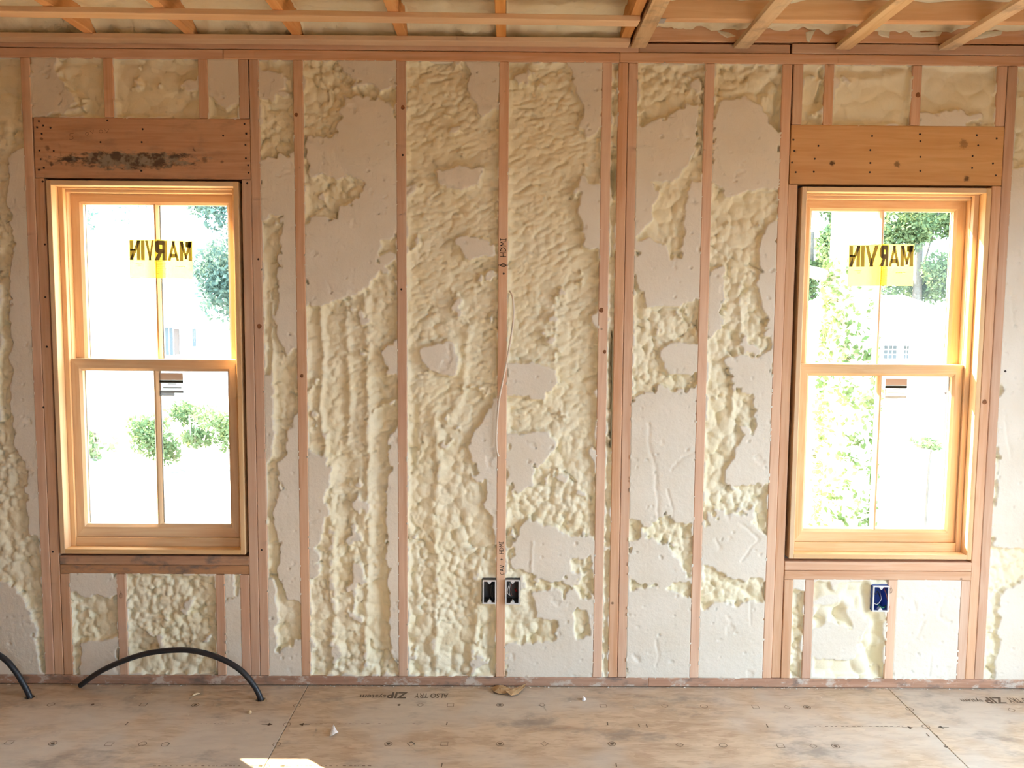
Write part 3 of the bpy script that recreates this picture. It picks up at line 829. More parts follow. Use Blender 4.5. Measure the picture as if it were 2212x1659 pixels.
def make_window(idx, x0, x1, z0, z1, label):
    root = empty('window_%d' % idx, ((x0+x1)/2, .07, z0)); tag(root, label, kind='structure')
    P, PX = M['pine'], M['pineX']
    t = .019; yf, yb = -.006, .158
    B = lambda n, *a, m=P, bev=.0012: box(n, *a, m, root, bev)
    B('jamb', x0, x0+t, yf, yb, z0, z1); B('jamb', x1-t, x1, yf, yb, z0, z1)
    B('head_jamb', x0+t, x1-t, yf, yb, z1-t, z1, m=PX); B('stool', x0+t, x1-t, yf, yb, z0, z0+t, m=PX)
    xi0, xi1, zi0, zi1 = x0+t, x1-t, z0+t, z1-t
    s = .020
    # stops / jamb liners with the parting groove
    B('jamb_liner', xi0, xi0+s, .044, .066, zi0, zi1); B('jamb_liner', xi1-s, xi1, .044, .066, zi0, zi1)
    B('jamb_liner', xi0, xi0+s, .072, .150, zi0, zi1); B('jamb_liner', xi1-s, xi1, .072, .150, zi0, zi1)
    B('parting_strip', xi0, xi0+s-.004, .066, .072, zi0, zi1); B('parting_strip', xi1-s+.004, xi1, .066, .072, zi0, zi1)
    B('head_stop', xi0+s, xi1-s, .044, .060, zi1-.006, zi1, m=PX); B('head_stop', xi0+s, xi1-s, .066, .100, zi1-.018, zi1, m=PX)
    B('head_liner', xi0+s, xi1-s, .1005, .150, zi1-.018, zi1, m=PX)
    B('sill_stop', xi0+s, xi1-s, .046, .150, zi0, zi0+.036, m=PX)
    sx0, sx1 = xi0+s+.0008, xi1-s-.0008
    zm0, zm1 = 1.3125, 1.3605
    lo = ring('lower_sash', sx0, sx1, zi0+.037, zm1, (.041, .041, .053, .049), .058, .098, .24, [P, PX], root)
    up = ring('upper_sash', sx0, sx1, zm0, zi1-.0185, (.044, .044, .049, .042), .103, .143, .24, [P, PX], root)
    xc = (sx0+sx1)/2
    for sash, a, b, ya in ((lo, zi0+.037+.053, zm1-.049, .058), (up, zm0+.049, zi1-.0185-.042, .103)):
        gx0, gx1 = sx0+.041, sx1-.041
        bm = bmesh.new()
        # muntin : tapered bar in front of and behind the glass
        pr = [(-.0035, ya+.004), (.0035, ya+.004), (.010, ya+.016), (.010, ya+.034), (-.010, ya+.034), (-.010, ya+.016)]
        A = [bm.verts.new((xc+u, y, a-.002)) for u, y in pr]; Bv = [bm.verts.new((xc+u, y, b+.002)) for u, y in pr]
        for k in range(6): bm.faces.new((A[k], A[(k+1) % 6], Bv[(k+1) % 6], Bv[k]))
        bm.faces.new(A[::-1]); bm.faces.new(Bv)
        m = bm_obj('muntin', bm, P); recenter(m); abs_parent(m, sash)
        for u0, u1 in ((gx0-.003, xc), (xc, gx1+.003)):
            bm = bmesh.new(); vs = [bm.verts.new(p) for p in ((u0, ya+.026, a-.003), (u1, ya+.026, a-.003), (u1, ya+.026, b+.003), (u0, ya+.026, b+.003))]
            bm.faces.new(vs); g = bm_obj('pane', bm, M['glass']); recenter(g); abs_parent(g, sash)
        # grey spacer strip round the insulated glass
        bm = bmesh.new()
        for u0, u1 in ((gx0, gx0+.003), (gx1-.003, gx1), (xc+.011, xc+.0145)): add_box(bm, u0, u1, ya+.0275, ya+.0325, a, b)
        g = bm_obj('spacer_bar', bm, M['spacer']); recenter(g); abs_parent(g, sash)
    return root, lo, up
M['spacer'] = plain('grey_spacer', lin(150, 150, 148), .5, .4)
w1, lo1, up1 = make_window(1, *WIN[0], 'pine double-hung window under the mould-stained header')
w2, lo2, up2 = make_window(2, *WIN[1], 'pine double-hung window under the clean orange header')
# mid-toned membrane strips in the gaps around the frames; the gaps darken by depth
for (x0, x1, z0, z1), (a, b, c, d) in zip(WIN, ((-1.826, -1.0425, .550, 2.084), (1.1765, 1.9545, .5425, 2.083))):
    bm = bmesh.new()
    add_box(bm, a, x0, .05, .139, c, d); add_box(bm, x1, b, .05, .139, c, d); add_box(bm, x0, x1, .05, .139, z1, d); add_box(bm, x0, x1, .05, .139, c, z0)
    g = bm_obj('flashing', bm, M['membrane']); recenter(g); abs_parent(g, wall)

def big_label(sash, cpx, cpy, wpx, hpx, y, tilt, xm):
    """yellow film stuck over the upper muntin from the room side, its print seen mirrored"""
    c = on_y(cpx, cpy, y); k = (y-CAM[1])/F_PX
    Wd, Hd = wpx*k, hpx*k
    ct, st = math.cos(tilt), math.sin(tilt)
    def P(u, v, dy=0.0):
        xx = c[0]+(u*ct-v*st)
        return (xx, y-.0225*math.exp(-((xx-xm)/.030)**2)+dy, c[2]+(u*st+v*ct))
    bm = bmesh.new()
    def rect(u0, u1, v0, v1, mi, dy):
        f = bm.faces.new([bm.verts.new(P(*q, dy)) for q in ((u0, v0), (u1, v0), (u1, v1), (u0, v1))]); f.material_index = mi
    for i in range(36): rect(-Wd/2+Wd*i/36, -Wd/2+Wd*(i+1)/36, -Hd/2, Hd/2, 0, 0)
    bmesh.ops.remove_doubles(bm, verts=bm.verts, dist=1e-6)
    o = bm_obj('label_film', bm, [M['film_y']])
    recenter(o); abs_parent(o, sash)
    bm = bmesh.new()
    BLK = {'M': (1.12, [[(0, 0), (.25, 0), (.25, 1), (0, 1)], [(.87, 0), (1.12, 0), (1.12, 1), (.87, 1)], [(0, 1), (.32, 1), (.66, .08), (.46, .08)], [(1.12, 1), (.80, 1), (.46, .08), (.66, .08)]]),
           'A': (1.0, [[(0, 0), (.27, 0), (.62, 1), (.38, 1)], [(1, 0), (.73, 0), (.38, 1), (.62, 1)], [(.2, .16), (.8, .16), (.74, .36), (.26, .36)]]),
           'R': (.92, [[(0, 0), (.28, 0), (.28, 1), (0, 1)], [(.2, .78), (.7, .78), (.7, 1), (.2, 1)], [(.2, .36), (.7, .36), (.7, .58), (.2, .58)], [(.58, .46), (.78, .38), (.88, .52), (.88, .84), (.78, .98), (.58, .9)], [(.34, .44), (.62, .44), (.94, 0), (.63, 0)]]),
           'V': (.98, [[(0, 1), (.29, 1), (.62, 0), (.36, 0)], [(.98, 1), (.69, 1), (.36, 0), (.62, 0)]]),
           'I': (.27, [[(0, 0), (.27, 0), (.27, 1), (0, 1)]]),
           'N': (.95, [[(0, 0), (.26, 0), (.26, 1), (0, 1)], [(.69, 0), (.95, 0), (.95, 1), (.69, 1)], [(0, 1), (.3, 1), (.95, 0), (.65, 0)]])}
    tot = sum(BLK[ch][0]+.15 for ch in 'MARVIN')-.05; x = .05
    tw, th = Wd*.985, Hd*.51
    for li, ch in enumerate('MARVIN'):
        wd, quads = BLK[ch]
        quads = [[(u+(.05 if u > sum(p[0] for p in qd)/len(qd) else -.05), v) for u, v in qd] for qd in quads]
        for qi, qd in enumerate(quads):
            N = 8                     # cut into strips so that the print follows the bulge of the film
            lo_, hi_ = min(u for u, v in qd), max(u for u, v in qd)
            for k in range(N):
                a_, b_ = lo_+(hi_-lo_)*k/N, lo_+(hi_-lo_)*(k+1)/N
                pl_ = qd
                for side, lim in ((1, a_), (-1, b_)):
                    out_ = []
                    for (p0, p1) in zip(pl_, pl_[1:]+pl_[:1]):
                        i0, i1 = side*(p0[0]-lim) >= -1e-9, side*(p1[0]-lim) >= -1e-9
                        if i0: out_.append(p0)
                        if i0 != i1:
                            t_ = (lim-p0[0])/(p1[0]-p0[0]); out_.append((lim, p0[1]+t_*(p1[1]-p0[1])))
                    pl_ = out_
                    if len(pl_) < 3: break
                if len(pl_) >= 3:
                    bm.faces.new([bm.verts.new(P(-((x+u)/tot-.5)*tw, -Hd*.035+v*th, -.0006-.00003*qi)) for u, v in pl_])
        x += wd+.15
    def r2(u0, u1, v0, v1, mi): 
        f = bm.faces.new([bm.verts.new(P(*q, -.0012)) for q in ((u0, v0), (u1, v0), (u1, v1), (u0, v1))]); f.material_index = mi
    r2(Wd*.39, Wd*.475, Hd*.32, Hd*.46, 1)                        # dark picture corner
    r2(-Wd*.49, -Wd*.40, Hd*.21, Hd*.25, 1)                       # dark corner of a printed picture
    for i in range(9):                                            # fine lines of small print
        v = -Hd*(.02+.045*i); r2(-Wd*.03, Wd*(.05+.02*((i*7) % 3)), v, v+Hd*.008, 0)
    for i, (u, w_) in enumerate(((-.40, .10), (-.38, .07), (-.36, .04))): r2(Wd*u, Wd*(u+w_), -Hd*(.13+i*.03), -Hd*(.122+i*.03), 0)
    for i in range(6): r2(Wd*(.23+i*.026), Wd*(.245+i*.026), -Hd*.19, -Hd*.17, 0)
    o = bm_obj('label_print', bm, [M['film_k'], M['film_d']]); recenter(o); abs_parent(o, sash)
big_label(up1, 348, 560, 135, 82, .1275, -.012, (WIN[0][0]+WIN[0][1])/2)
big_label(up2, 1903, 573, 140, 88, .1275, .014, (WIN[1][0]+WIN[1][1])/2)
def small_label(sash, px0, px1, py0, py1, y, bars, base=None):
    a = on_y(px0, py1, y); b = on_y(px1, py0, y)
    bm = bmesh.new(); W_, H_ = b[0]-a[0], b[2]-a[2]
    def rect(u0, u1, v0, v1, mi, dy):
        f = bm.faces.new([bm.verts.new((a[0]+W_*u, y+dy, b[2]-H_*v)) for u, v in ((u0, v0), (u0, v1), (u1, v1), (u1, v0))]); f.material_index = mi
    if base: rect(0, 1, base[0], base[1], 0, 0)
    for u0, u1, v0, v1, mi in bars: rect(u0, u1, v0, v1, mi, -.0007)
    o = bm_obj('label_sticker', bm, [M['paper_w'], M['paper_t'], M['film_d'], M['paper_g']]); recenter(o); abs_parent(o, sash)
BAR1 = [(0, 1, 0, .30, 1), (0, 1, .31, .42, 2), (.35, .72, .45, .48, 3), (.15, .92, .61, .65, 3), (0, 1, .75, .85, 3), (0, .62, .85, .98, 3), (0, .06, .43, .74, 1)]
small_label(lo1, 345.5, 395, 806, 856, .082, BAR1, (0, .86)); small_label(lo2, 1910.5, 1960, 818, 867, .082, BAR1, (0, .86))
BAR2 = [(0, .16, .0, .035, 3), (.16, .86, 0, .008, 3), (.16, .86, .028, .035, 3), (.86, 1, 0, .035, 3), (.34, .66, .04, .10, 3), (.36, .66, .13, .16, 1), (.06, .20, .13, .145, 2), (.06, .20, .165, .175, 2), (.10, .16, .36, .39, 3), (.22, .28, .36, .39, 3), (.13, .25, .40, .415, 3), (.5, 1.0, .94, .97, 3)]
small_label(lo1, 206, 255, 935, 1046, .082, BAR2); small_label(lo2, 1750, 1797, 970, 1076, .082, BAR2[:11])

# ================================================================== PRINT AND HANDWRITING
def strokes(name, strs, w, mat, fn, parent):
    bm = bmesh.new()
    for s in strs: add_ribbon(bm, s, w, fn)
    o = bm_obj(name, bm, mat); recenter(o); abs_parent(o, parent); return o
LET = {'H': [[(0, 0), (.05, 1)], [(.6, 0), (.62, 1)], [(0, .5), (.62, .55)]], 'D': [[(0, 0), (.05, 1)], [(.0, 1), (.45, .85), (.6, .5), (.4, .1), (0, 0)]],
       'M': [[(0, 0), (.08, 1), (.35, .35), (.62, 1), (.7, 0)]], 'I': [[(.15, 0), (.18, 1)], [(0, 1), (.36, 1.02)], [(0, 0), (.34, -.02)]],
       'C': [[(.55, .9), (.3, 1), (.05, .65), (.05, .3), (.3, 0), (.6, .1)]], 'A': [[(0, 0), (.3, 1), (.6, 0)], [(.1, .35), (.5, .38)]], 'V': [[(0, 1), (.28, 0), (.6, 1)]],
       '+': [[(.1, .5), (.55, .52)], [(.32, .25), (.33, .78)]], '5': [[(.55, 1), (.1, .95), (.08, .55), (.45, .55), (.5, .2), (.2, 0), (0, .1)]], ' ': [],
       'O': [[(.3, 1), (.05, .7), (.05, .3), (.3, 0), (.55, .3), (.55, .7), (.3, 1)]]}
def write(s, adv=.85):
    out = []; x = 0
    for ch in s:
        for st_ in LET.get(ch, []): out.append([(x+a, b) for a, b in st_])
        x += adv if ch != 'I' else .6
    return out, x
# HDMI with a crossed ring, running up the middle stud
def on_stud(px0, py0, px1, py1, hpx):
    a = on_y(px0, py0); b = on_y(px1, py1); L = math.hypot(b[0]-a[0], b[2]-a[2]); hh = hpx*.00188
    ux, uz = (b[0]-a[0])/L, (b[2]-a[2])/L
    def mk(total): 
        def fn(p):
            s = p[0]/total*L; v = p[1]*hh
            return (a[0]+ux*s-uz*v, -.0007, a[2]+uz*s+ux*v)
        return fn
    return mk
so, tot = write('O HDMI'); so.append([(.3, -.25), (.32, 1.3)])
strokes('handwriting', [[Vector(q) for q in s] for s in so], .05, M['ink'], lambda p: (0, 0, 0), wall) if False else None
def hand(parent, text, a_px, b_px, hpx, wpen, mat, extra=()):
    so, tot = write(text); so += list(extra)
    fn = on_stud(*a_px, *b_px, hpx)(tot)
    a = on_y(*a_px); b = on_y(*b_px); L = math.hypot(b[0]-a[0], b[2]-a[2]); hh = hpx*.00188
    bm = bmesh.new()
    for s in so:
        P = [Vector(fn(q)) for q in s]
        for p, q in zip(P[:-1], P[1:]):
            d = (q-p); 
            if d.length < 1e-6: continue
            n = Vector((-d.z, 0, d.x)).normalized()*wpen/2; e = d.normalized()*wpen*.3
            bm.faces.new([bm.verts.new(v) for v in (p-e+n, p-e-n, q+e-n, q+e+n)])
    o = bm_obj('handwriting', bm, mat); recenter(o); abs_parent(o, parent); return o
hand(wall, 'O HDMI', (1093, 577), (1093, 512), 12, .0022, M['ink'], [[(.3, -.3), (.32, 1.35)]])
hand(wall, 'CAV + HDMI', (1089, 1241), (1087, 1168), 9, .0018, M['ink'])
hand(hl, '5', (150, 302), (165, 302), 13, .0013, M['pencil'])
for x0, w_ in ((186, 22), (214, 26)):
    o = hand(hl, 'OV', (x0, 294 if x0 < 200 else 288), (x0+w_, 286), 7, .0012, M['pencil'])
def loop_mark(parent, px, py, r):
    bm = bmesh.new(); c = on_y(px, py)
    pts = [(-.4, -1.2), (-.7, 0), (-.3, 1.0), (.3, 1.3), (.6, .4), (.5, -.8), (0, -1.1), (-.3, -.2), (0, .9), (.1, 2.2)]
    for p, q in zip(pts[:-1], pts[1:]):
        a = Vector((c[0]+p[0]*r, -.0007, c[2]+p[1]*r)); b = Vector((c[0]+q[0]*r, -.0007, c[2]+q[1]*r)); d = b-a; n = Vector((-d.z, 0, d.x)).normalized()*.0006
        bm.faces.new([bm.verts.new(v) for v in (a+n, a-n, b-n, b+n)])
    o = bm_obj('handwriting', bm, M['pencil']); recenter(o); abs_parent(o, parent)
loop_mark(wall, 261, 1287, .010); loop_mark(wall, 1924, 1276, .010)

# stamped print on the floor boards
M['stamp'] = plain('grey_stamp_ink', lin(116, 100, 86), .85, .1)
bm = bmesh.new()
def fl(u, v): return (u, v, .0006)
def mark(px, py, kind, s=.014):
    c = on_z(px, py)
    if kind == 'o': pts = [(c[0]+s*math.cos(t), c[1]+s*math.sin(t)) for t in np.linspace(0, 2*math.pi, 13)]
    elif kind == 'd': pts = [(c[0]+s*math.cos(t), c[1]+s*1.1*math.sin(t)) for t in np.linspace(0, 2*math.pi, 5)]
    elif kind == 's': pts = [(c[0]+a*s*.9, c[1]+b*s*.9) for a, b in ((-1, -1), (1, -1), (1, 1), (-1, 1), (-1, -1))]
    else:
        pts = [(c[0]+s*.5*math.cos(t), c[1]+s*.6*math.sin(t)) for t in np.linspace(0, 2*math.pi, 9)]
        f = bm.faces.new([bm.verts.new(fl(*q)) for q in pts[:-1]]); return
    add_ribbon(bm, pts, .0022, lambda p: fl(p[0], p[1]))
for px, py, k in ((110, 1522, 'o'), (200, 1522, 'f'), (310, 1522, 's'), (422, 1523, 'o'), (422, 1523, 'f'), (20, 1604, 's'), (114, 1606, 'o'), (114, 1606, 'f'), (236, 1607, 's'), (308, 1607, 'o'), (357, 1608, 'o'),
                  (642, 1524, 'o'), (620, 1565, 'o'), (598, 1608, 'o'), (573, 1655, 'o'), (862, 1523, 'f'), (908, 1523, 'd'), (973, 1523, 's'), (1080, 1523, 'o'), (1080, 1523, 'f'),
                  (839, 1607, 'o'), (839, 1607, 'f'), (888, 1607, 'd'), (960, 1607, 's'), (1080, 1607, 'o'), (1080, 1607, 'f'), (1171, 1523, 'd'), (1303, 1525, 's'), (1436, 1525, 'd'), (1521, 1526, 'o'), (1632, 1527, 's'),
                  (1176, 1607, 'd'), (1322, 1607, 'o'), (1322, 1607, 'f'), (1468, 1609, 'd'), (1562, 1610, 'o'), (1700, 1528, 'd'), (1743, 1528, 'o'), (1743, 1528, 'f'), (1686, 1611, 's'), (1757, 1612, 'd'), (1805, 1612, 'o'), (1805, 1612, 'f'),
                  (1965, 1532, 'o'), (2000, 1570, 'o'), (2043, 1613, 'f'), (2185, 1534, 'd')):
    mark(px, py, k)
for px, py in ((965, 1563), (274, 1563), (1312, 1563), (954, 1653), (1331, 1653), (1657, 1568), (1380, 1567), (1397, 1568), (2004, 1588), (2024, 1590)):
    c = on_z(px, py); add_ribbon(bm, [(c[0], c[1]-.012), (c[0]+.001, c[1]+.012)], .004, lambda p: fl(p[0], p[1]))
def floor_text(body, px, py, wpx, hm, off=.0):
    co, fc = text_mesh(body, 1.0, off); mn, mx_ = co.min(0), co.max(0); c = on_z(px, py); Wd = abs(on_z(px+wpx/2, py)[0]-on_z(px-wpx/2, py)[0])
    # the boards lie with their print upside-down as seen from the room
    add_poly(bm, co, fc, lambda q: (c[0]-((q[0]-mn[0])/(mx_[0]-mn[0])-.5)*Wd, c[1]-((q[1]-mn[1])/(mx_[1]-mn[1])-.5)*hm, .0006))
floor_text('ALSO TRY', 932, 1503, 72, .042, .01); floor_text('ZIP', 858, 1502, 44, .055, .03); floor_text('system', 806, 1503, 56, .040, .01)
floor_text('ZIP', 2148, 1513, 44, .055, .03); floor_text('system', 2098, 1512, 46, .040, .01); floor_text('ALSO TRY', 2212, 1513, 70, .042, .01)
for px0, px1, py in ((420, 540, 1564), (660, 900, 1564), (330, 530, 1655), (640, 800, 1655), (1760, 1950, 1570)):
    # worn line of small print: only flecks are left
    x = px0
    while x < px1:
        c = on_z(x, py); wd = random.uniform(.004, .012); hh = random.uniform(.006, .016)
        bm.faces.new([bm.verts.new(fl(*q)) for q in ((c[0], c[1]), (c[0]+wd, c[1]), (c[0]+wd, c[1]+hh*.25), (c[0], c[1]+hh*.25))])
        x += random.uniform(8, 16)
for px, py, s in ((585, 1565, 1), (650, 1565, -1), (565, 1655, 1), (608, 1655, -1), (1968, 1572, 1), (2030, 1571, -1)):
    c = on_z(px, py)
    add_ribbon(bm, [(c[0]-s*.035, c[1]), (c[0], c[1])], .003, lambda p: fl(p[0], p[1]))
    bm.faces.new([bm.verts.new(fl(*q)) for q in ((c[0]+s*.008, c[1]), (c[0]-s*.010, c[1]+.012), (c[0]-s*.010, c[1]-.012))])
o = bm_obj('floor_print', bm, M['stamp']); recenter(o); abs_parent(o, floor); tag(o, kind='stuff')

# crumbs of foam along the foot of the wall
M['crumb'] = plain('foam_crumb', lin(238, 230, 218), .8, .2, .15, 60)
bm = bmesh.new()
def crumb(b, x, y, z, s):
    vs = [b.verts.new((x+random.uniform(-s, s), y+random.uniform(-s, s)*.6, z+random.uniform(0, s)*.8)) for _ in range(5)]
    try: bmesh.ops.convex_hull(b, input=vs)
    except Exception: pass
for i in range(420):
    x = random.uniform(-2.3, 2.4)
    dens = .3 if x < -.9 else 1.0
    if random.random() < dens: crumb(bm, x, random.uniform(-.012, -.003), 0.0, random.uniform(.002, .006))
for i in range(70):
    crumb(bm, random.uniform(-2.2, 2.3), -random.uniform(.02, .5)**1.3, 0.0, random.uniform(.0012, .0035))
o = bm_obj('foam_crumbs', bm, M['crumb']); recenter(o); tag(o, 'fine white foam crumbs strewn along the foot of the wall', 'debris', kind='stuff')

# ================================================================== THINGS
# --- electrical boxes
M['box_grey'] = plain('box_plastic', lin(112, 106, 104), .5, .4); M['box_rim'] = plain('box_rim_plastic', lin(226, 224, 222), .5, .4)
M['box_blue'] = plain('blue_box_plastic', lin(84, 112, 190), .45, .4)
M['wire_k'] = plain('black_cable', lin(24, 24, 26), .35, .5); M['wire_w'] = plain('white_wire', lin(228, 222, 214), .4, .4)
M['wire_r'] = plain('red_wire', lin(170, 40, 44), .4, .4); M['wire_c'] = plain('copper_wire', lin(190, 110, 90), .35, .5); M['wire_g'] = plain('green_wire', lin(40, 110, 84), .4, .4)
def outlet_box(x0, x1, z0, z1, label, outer, inner, wires):
    xc, zc = (x0+x1)/2, (z0+z1)/2
    root = empty('outlet_box', (xc, 0, z0)); tag(root, label, 'electrical box', 'junction boxes nailed to the studs')
    yf, yb, t = -.012, .060, .0028
    bm = bmesh.new()
    add_box(bm, x0, x0+t, yf, yb, z0, z1); add_box(bm, x1-t, x1, yf, yb, z0, z1)
    add_box(bm, x0+t, x1-t, yf, yb, z0, z0+t); add_box(bm, x0+t, x1-t, yf, yb, z1-t, z1); add_box(bm, x0+t, x1-t, yb-t, yb, z0+t, z1-t)
    o = bm_obj('shell', bm, outer); recenter(o); abs_parent(o, root)
    bm = bmesh.new(); e = .0004
    add_box(bm, x0+t, x0+t+e, yf+.004, yb-t, z0+t, z1-t); add_box(bm, x1-t-e, x1-t, yf+.004, yb-t, z0+t, z1-t); add_box(bm, x0+t, x1-t, yb-t-e, yb-t, z0+t, z1-t)
    add_box(bm, x0+t, x1-t, yf+.004, yb-t, z0+t, z0+t+e); add_box(bm, x0+t, x1-t, yf+.004, yb-t, z1-t-e, z1-t)
    o = bm_obj('lining', bm, inner); recenter(o); abs_parent(o, root)
    bm = bmesh.new(); r = .0046
    add_box(bm, x0-.0006, x0+r, yf-.002, yf+.003, z0-.0006, z1+.0006); add_box(bm, x1-r, x1+.0006, yf-.002, yf+.003, z0-.0006, z1+.0006)
    add_box(bm, x0+r, x1-r, yf-.002, yf+.003, z0-.0006, z0+r); add_box(bm, x0+r, x1-r, yf-.002, yf+.003, z1-r, z1+.0006)
    o = bm_obj('rim', bm, M['box_rim']); recenter(o); abs_parent(o, root)
    for s, zz in ((1, z0+r), (-1, z1-r)):
        bm = bmesh.new(); pts = [(-.009, 0), (-.004, .009), (.0, .0115), (.004, .009), (.009, 0)]
        A = [bm.verts.new((xc+a, yf-.001, zz+s*b)) for a, b in pts]; B = [bm.verts.new((xc+a, yf+.018, zz+s*b)) for a, b in pts]
        bm.faces.new(A); bm.faces.new(B[::-1])
        for k in range(5): bm.faces.new((A[k], A[(k+1) % 5], B[(k+1) % 5], B[k]))
        o = bm_obj('screw_tab', bm, M['box_rim']); recenter(o); abs_parent(o, root)
        drill(o, (xc, yf+.004, zz+s*.0065), .0017, .05, 'Y')
    for pts, r_, m in wires:
        bm = bmesh.new(); add_tube(bm, catmull([(x0+u*(x1-x0), y, z0+v*(z1-z0)) for u, y, v in pts], 8), r_, 6)
        o = bm_obj('wire', bm, M[m], smooth=True); recenter(o); abs_parent(o, root)
blk = lambda u, b, y, r=.0028: ([(u, .05, 1.02), (u-.02, y, .85), (u-b, y-.006, .5), (u-.01, y, .15), (u, .04, -.02)], r, 'wire_k')
outlet_box(-.0745, -.0195, .3605, .4595, 'dark grey outlet box full of black cable on the middle stud', M['box_grey'], M['box_grey'],
           [blk(.72, .12, .006), blk(.80, .10, .004), blk(.88, .08, .008), blk(.66, .10, .02)])
outlet_box(.0195, .0780, .3590, .4610, 'outlet box with looped white wires and a red wire nut on the middle stud', M['box_grey'], M['box_grey'],
           [([(.42, .03, .92), (.22, .002, .7), (.13, -.002, .5), (.2, .004, .36), (.3, .03, .25)], .0011, 'wire_w'),
            ([(.5, .03, .95), (.32, .002, .7), (.26, -.002, .5), (.33, .004, .3), (.5, .03, .2)], .0011, 'wire_w'),
            ([(.5, .03, .9), (.42, .006, .7), (.38, .002, .5), (.45, .006, .32), (.55, .03, .22)], .0009, 'wire_c'),
            ([(.70, .025, .5), (.76, .012, .48), (.80, .008, .47)], .0040, 'wire_r')])
outlet_box(1.5450, 1.6110, .3370, .4450, 'blue-edged outlet box with copper and green wires under the clean window', M['box_blue'], M['box_blue'],
           [([(.1, .03, .42), (.14, .0, .30), (.35, -.004, .26), (.6, .0, .45), (.72, .03, .62)], .0013, 'wire_w'),
            ([(.80, .02, .95), (.84, -.006, .7), (.95, -.010, .4), (1.02, -.013, .12)], .0015, 'wire_c'),
            ([(.86, .02, .9), (.90, -.004, .6), (.98, -.012, .3), (1.05, -.013, .2), (1.02, -.014, .1)], .0012, 'wire_r'),
            ([(.45, .02, .2), (.6, .0, .14), (.78, -.002, .12), (.92, .005, .16)], .0028, 'wire_g'),
            ([(.2, .03, .8), (.3, .012, .6), (.5, .02, .7), (.7, .02, .4)], .0020, 'wire_k')])
# --- thin white cable hanging down the middle stud
pts = [(1101, 628, .012), (1108, 645, -.004), (1109, 690, -.008), (1101, 745, -.010), (1089, 810, -.010), (1078, 865, -.009), (1073, 925, -.008), (1073, 970, -.008), (1077, 986, -.006)]
bm = bmesh.new(); add_tube(bm, catmull([tuple(on_y(a, b, y)) for a, b, y in pts], 10), .0040, 8)
M['cable_w'] = plain('white_cable_jacket', lin(236, 222, 205), .45, .4)
o = bm_obj('electrical_cable', bm, M['cable_w'], smooth=True); recenter(o)
tag(o, 'thin white cable hanging loose down the middle stud', 'cable')
# --- black water tubes rising from the floor
M['tube'] = plain('black_tube', lin(44, 44, 48), .38, .5); M['tube_end'] = plain('tube_cut_end', lin(110, 116, 124), .4, .4)
def tube(label, hole, path):
    root = empty('floor_tube', (hole[0], hole[1], 0)); tag(root, label, 'tube', 'black tubes coming up through the floor')
    pts = catmull(path, 14)
    bm = bmesh.new(); add_tube(bm, pts, .0112, 14); o = bm_obj('hose', bm, M['tube'], smooth=True); recenter(o); abs_parent(o, root)
    d = (pts[-1]-pts[-2]).normalized()
    bm = bmesh.new(); add_tube(bm, [pts[-1]-d*.003, pts[-1]+d*.0006], .0098, 14); o = bm_obj('cut_end', bm, M['tube_end']); recenter(o); abs_parent(o, root)
    hp = (hole[0]-.004, hole[1])
    for ch in [floor]+[c for c in floor.children if c.name.startswith('floor_panel')]:
        w_ = Vector(ch.location)+(Vector(floor.location) if ch is not floor else Vector((0, 0, 0))); d_ = ch.dimensions
        if abs(w_.x-hp[0]) < d_.x/2 and abs(w_.y-hp[1]) < d_.y/2: drill(ch, (hp[0], hp[1], -.06), .020, .2)
    bm = bmesh.new()
    for k in range(46):
        a = random.uniform(0, 6.28); rr = random.gauss(.021, .0035); crumb(bm, hole[0]+rr*math.cos(a)-.002, hole[1]+rr*math.sin(a), .0006, random.uniform(.0015, .004))
    o = bm_obj('sawdust', bm, M['sawdust']); tag(o, kind='stuff'); recenter(o); abs_parent(o, root)
M['sawdust'] = plain('sawdust', lin(214, 188, 150), .9, .1, .2, 90)
h1 = on_z(565, 1511); h2 = on_z(66, 1506)
def tp(px, py, y): return tuple(on_y(px, py, y))
tube('long black tube arching over the floor below the stained window', h1,
     [(h1[0], h1[1], -.05), (h1[0]-.003, h1[1], .0), tp(548, 1480, h1[1]), tp(520, 1448, -.125), tp(480, 1424, -.118), tp(430, 1408, -.110), tp(385, 1404, -.100), tp(320, 1411, -.086), tp(260, 1430, -.070), tp(212, 1453, -.050), tp(173, 1481, -.034)])
tube('short black tube bending up beside the wall end by the stained window', h2,
     [(h2[0], h2[1], -.05), (h2[0]-.003, h2[1], .0), tp(52, 1480, h2[1]), tp(32, 1448, -.12), tp(5, 1420, -.12), (-2.10, -.11, .205), (-2.25, -.10, .235), (-2.42, -.09, .215), (-2.58, -.075, .14), (-2.66, -.065, .06), (-2.69, -.06, .018)])
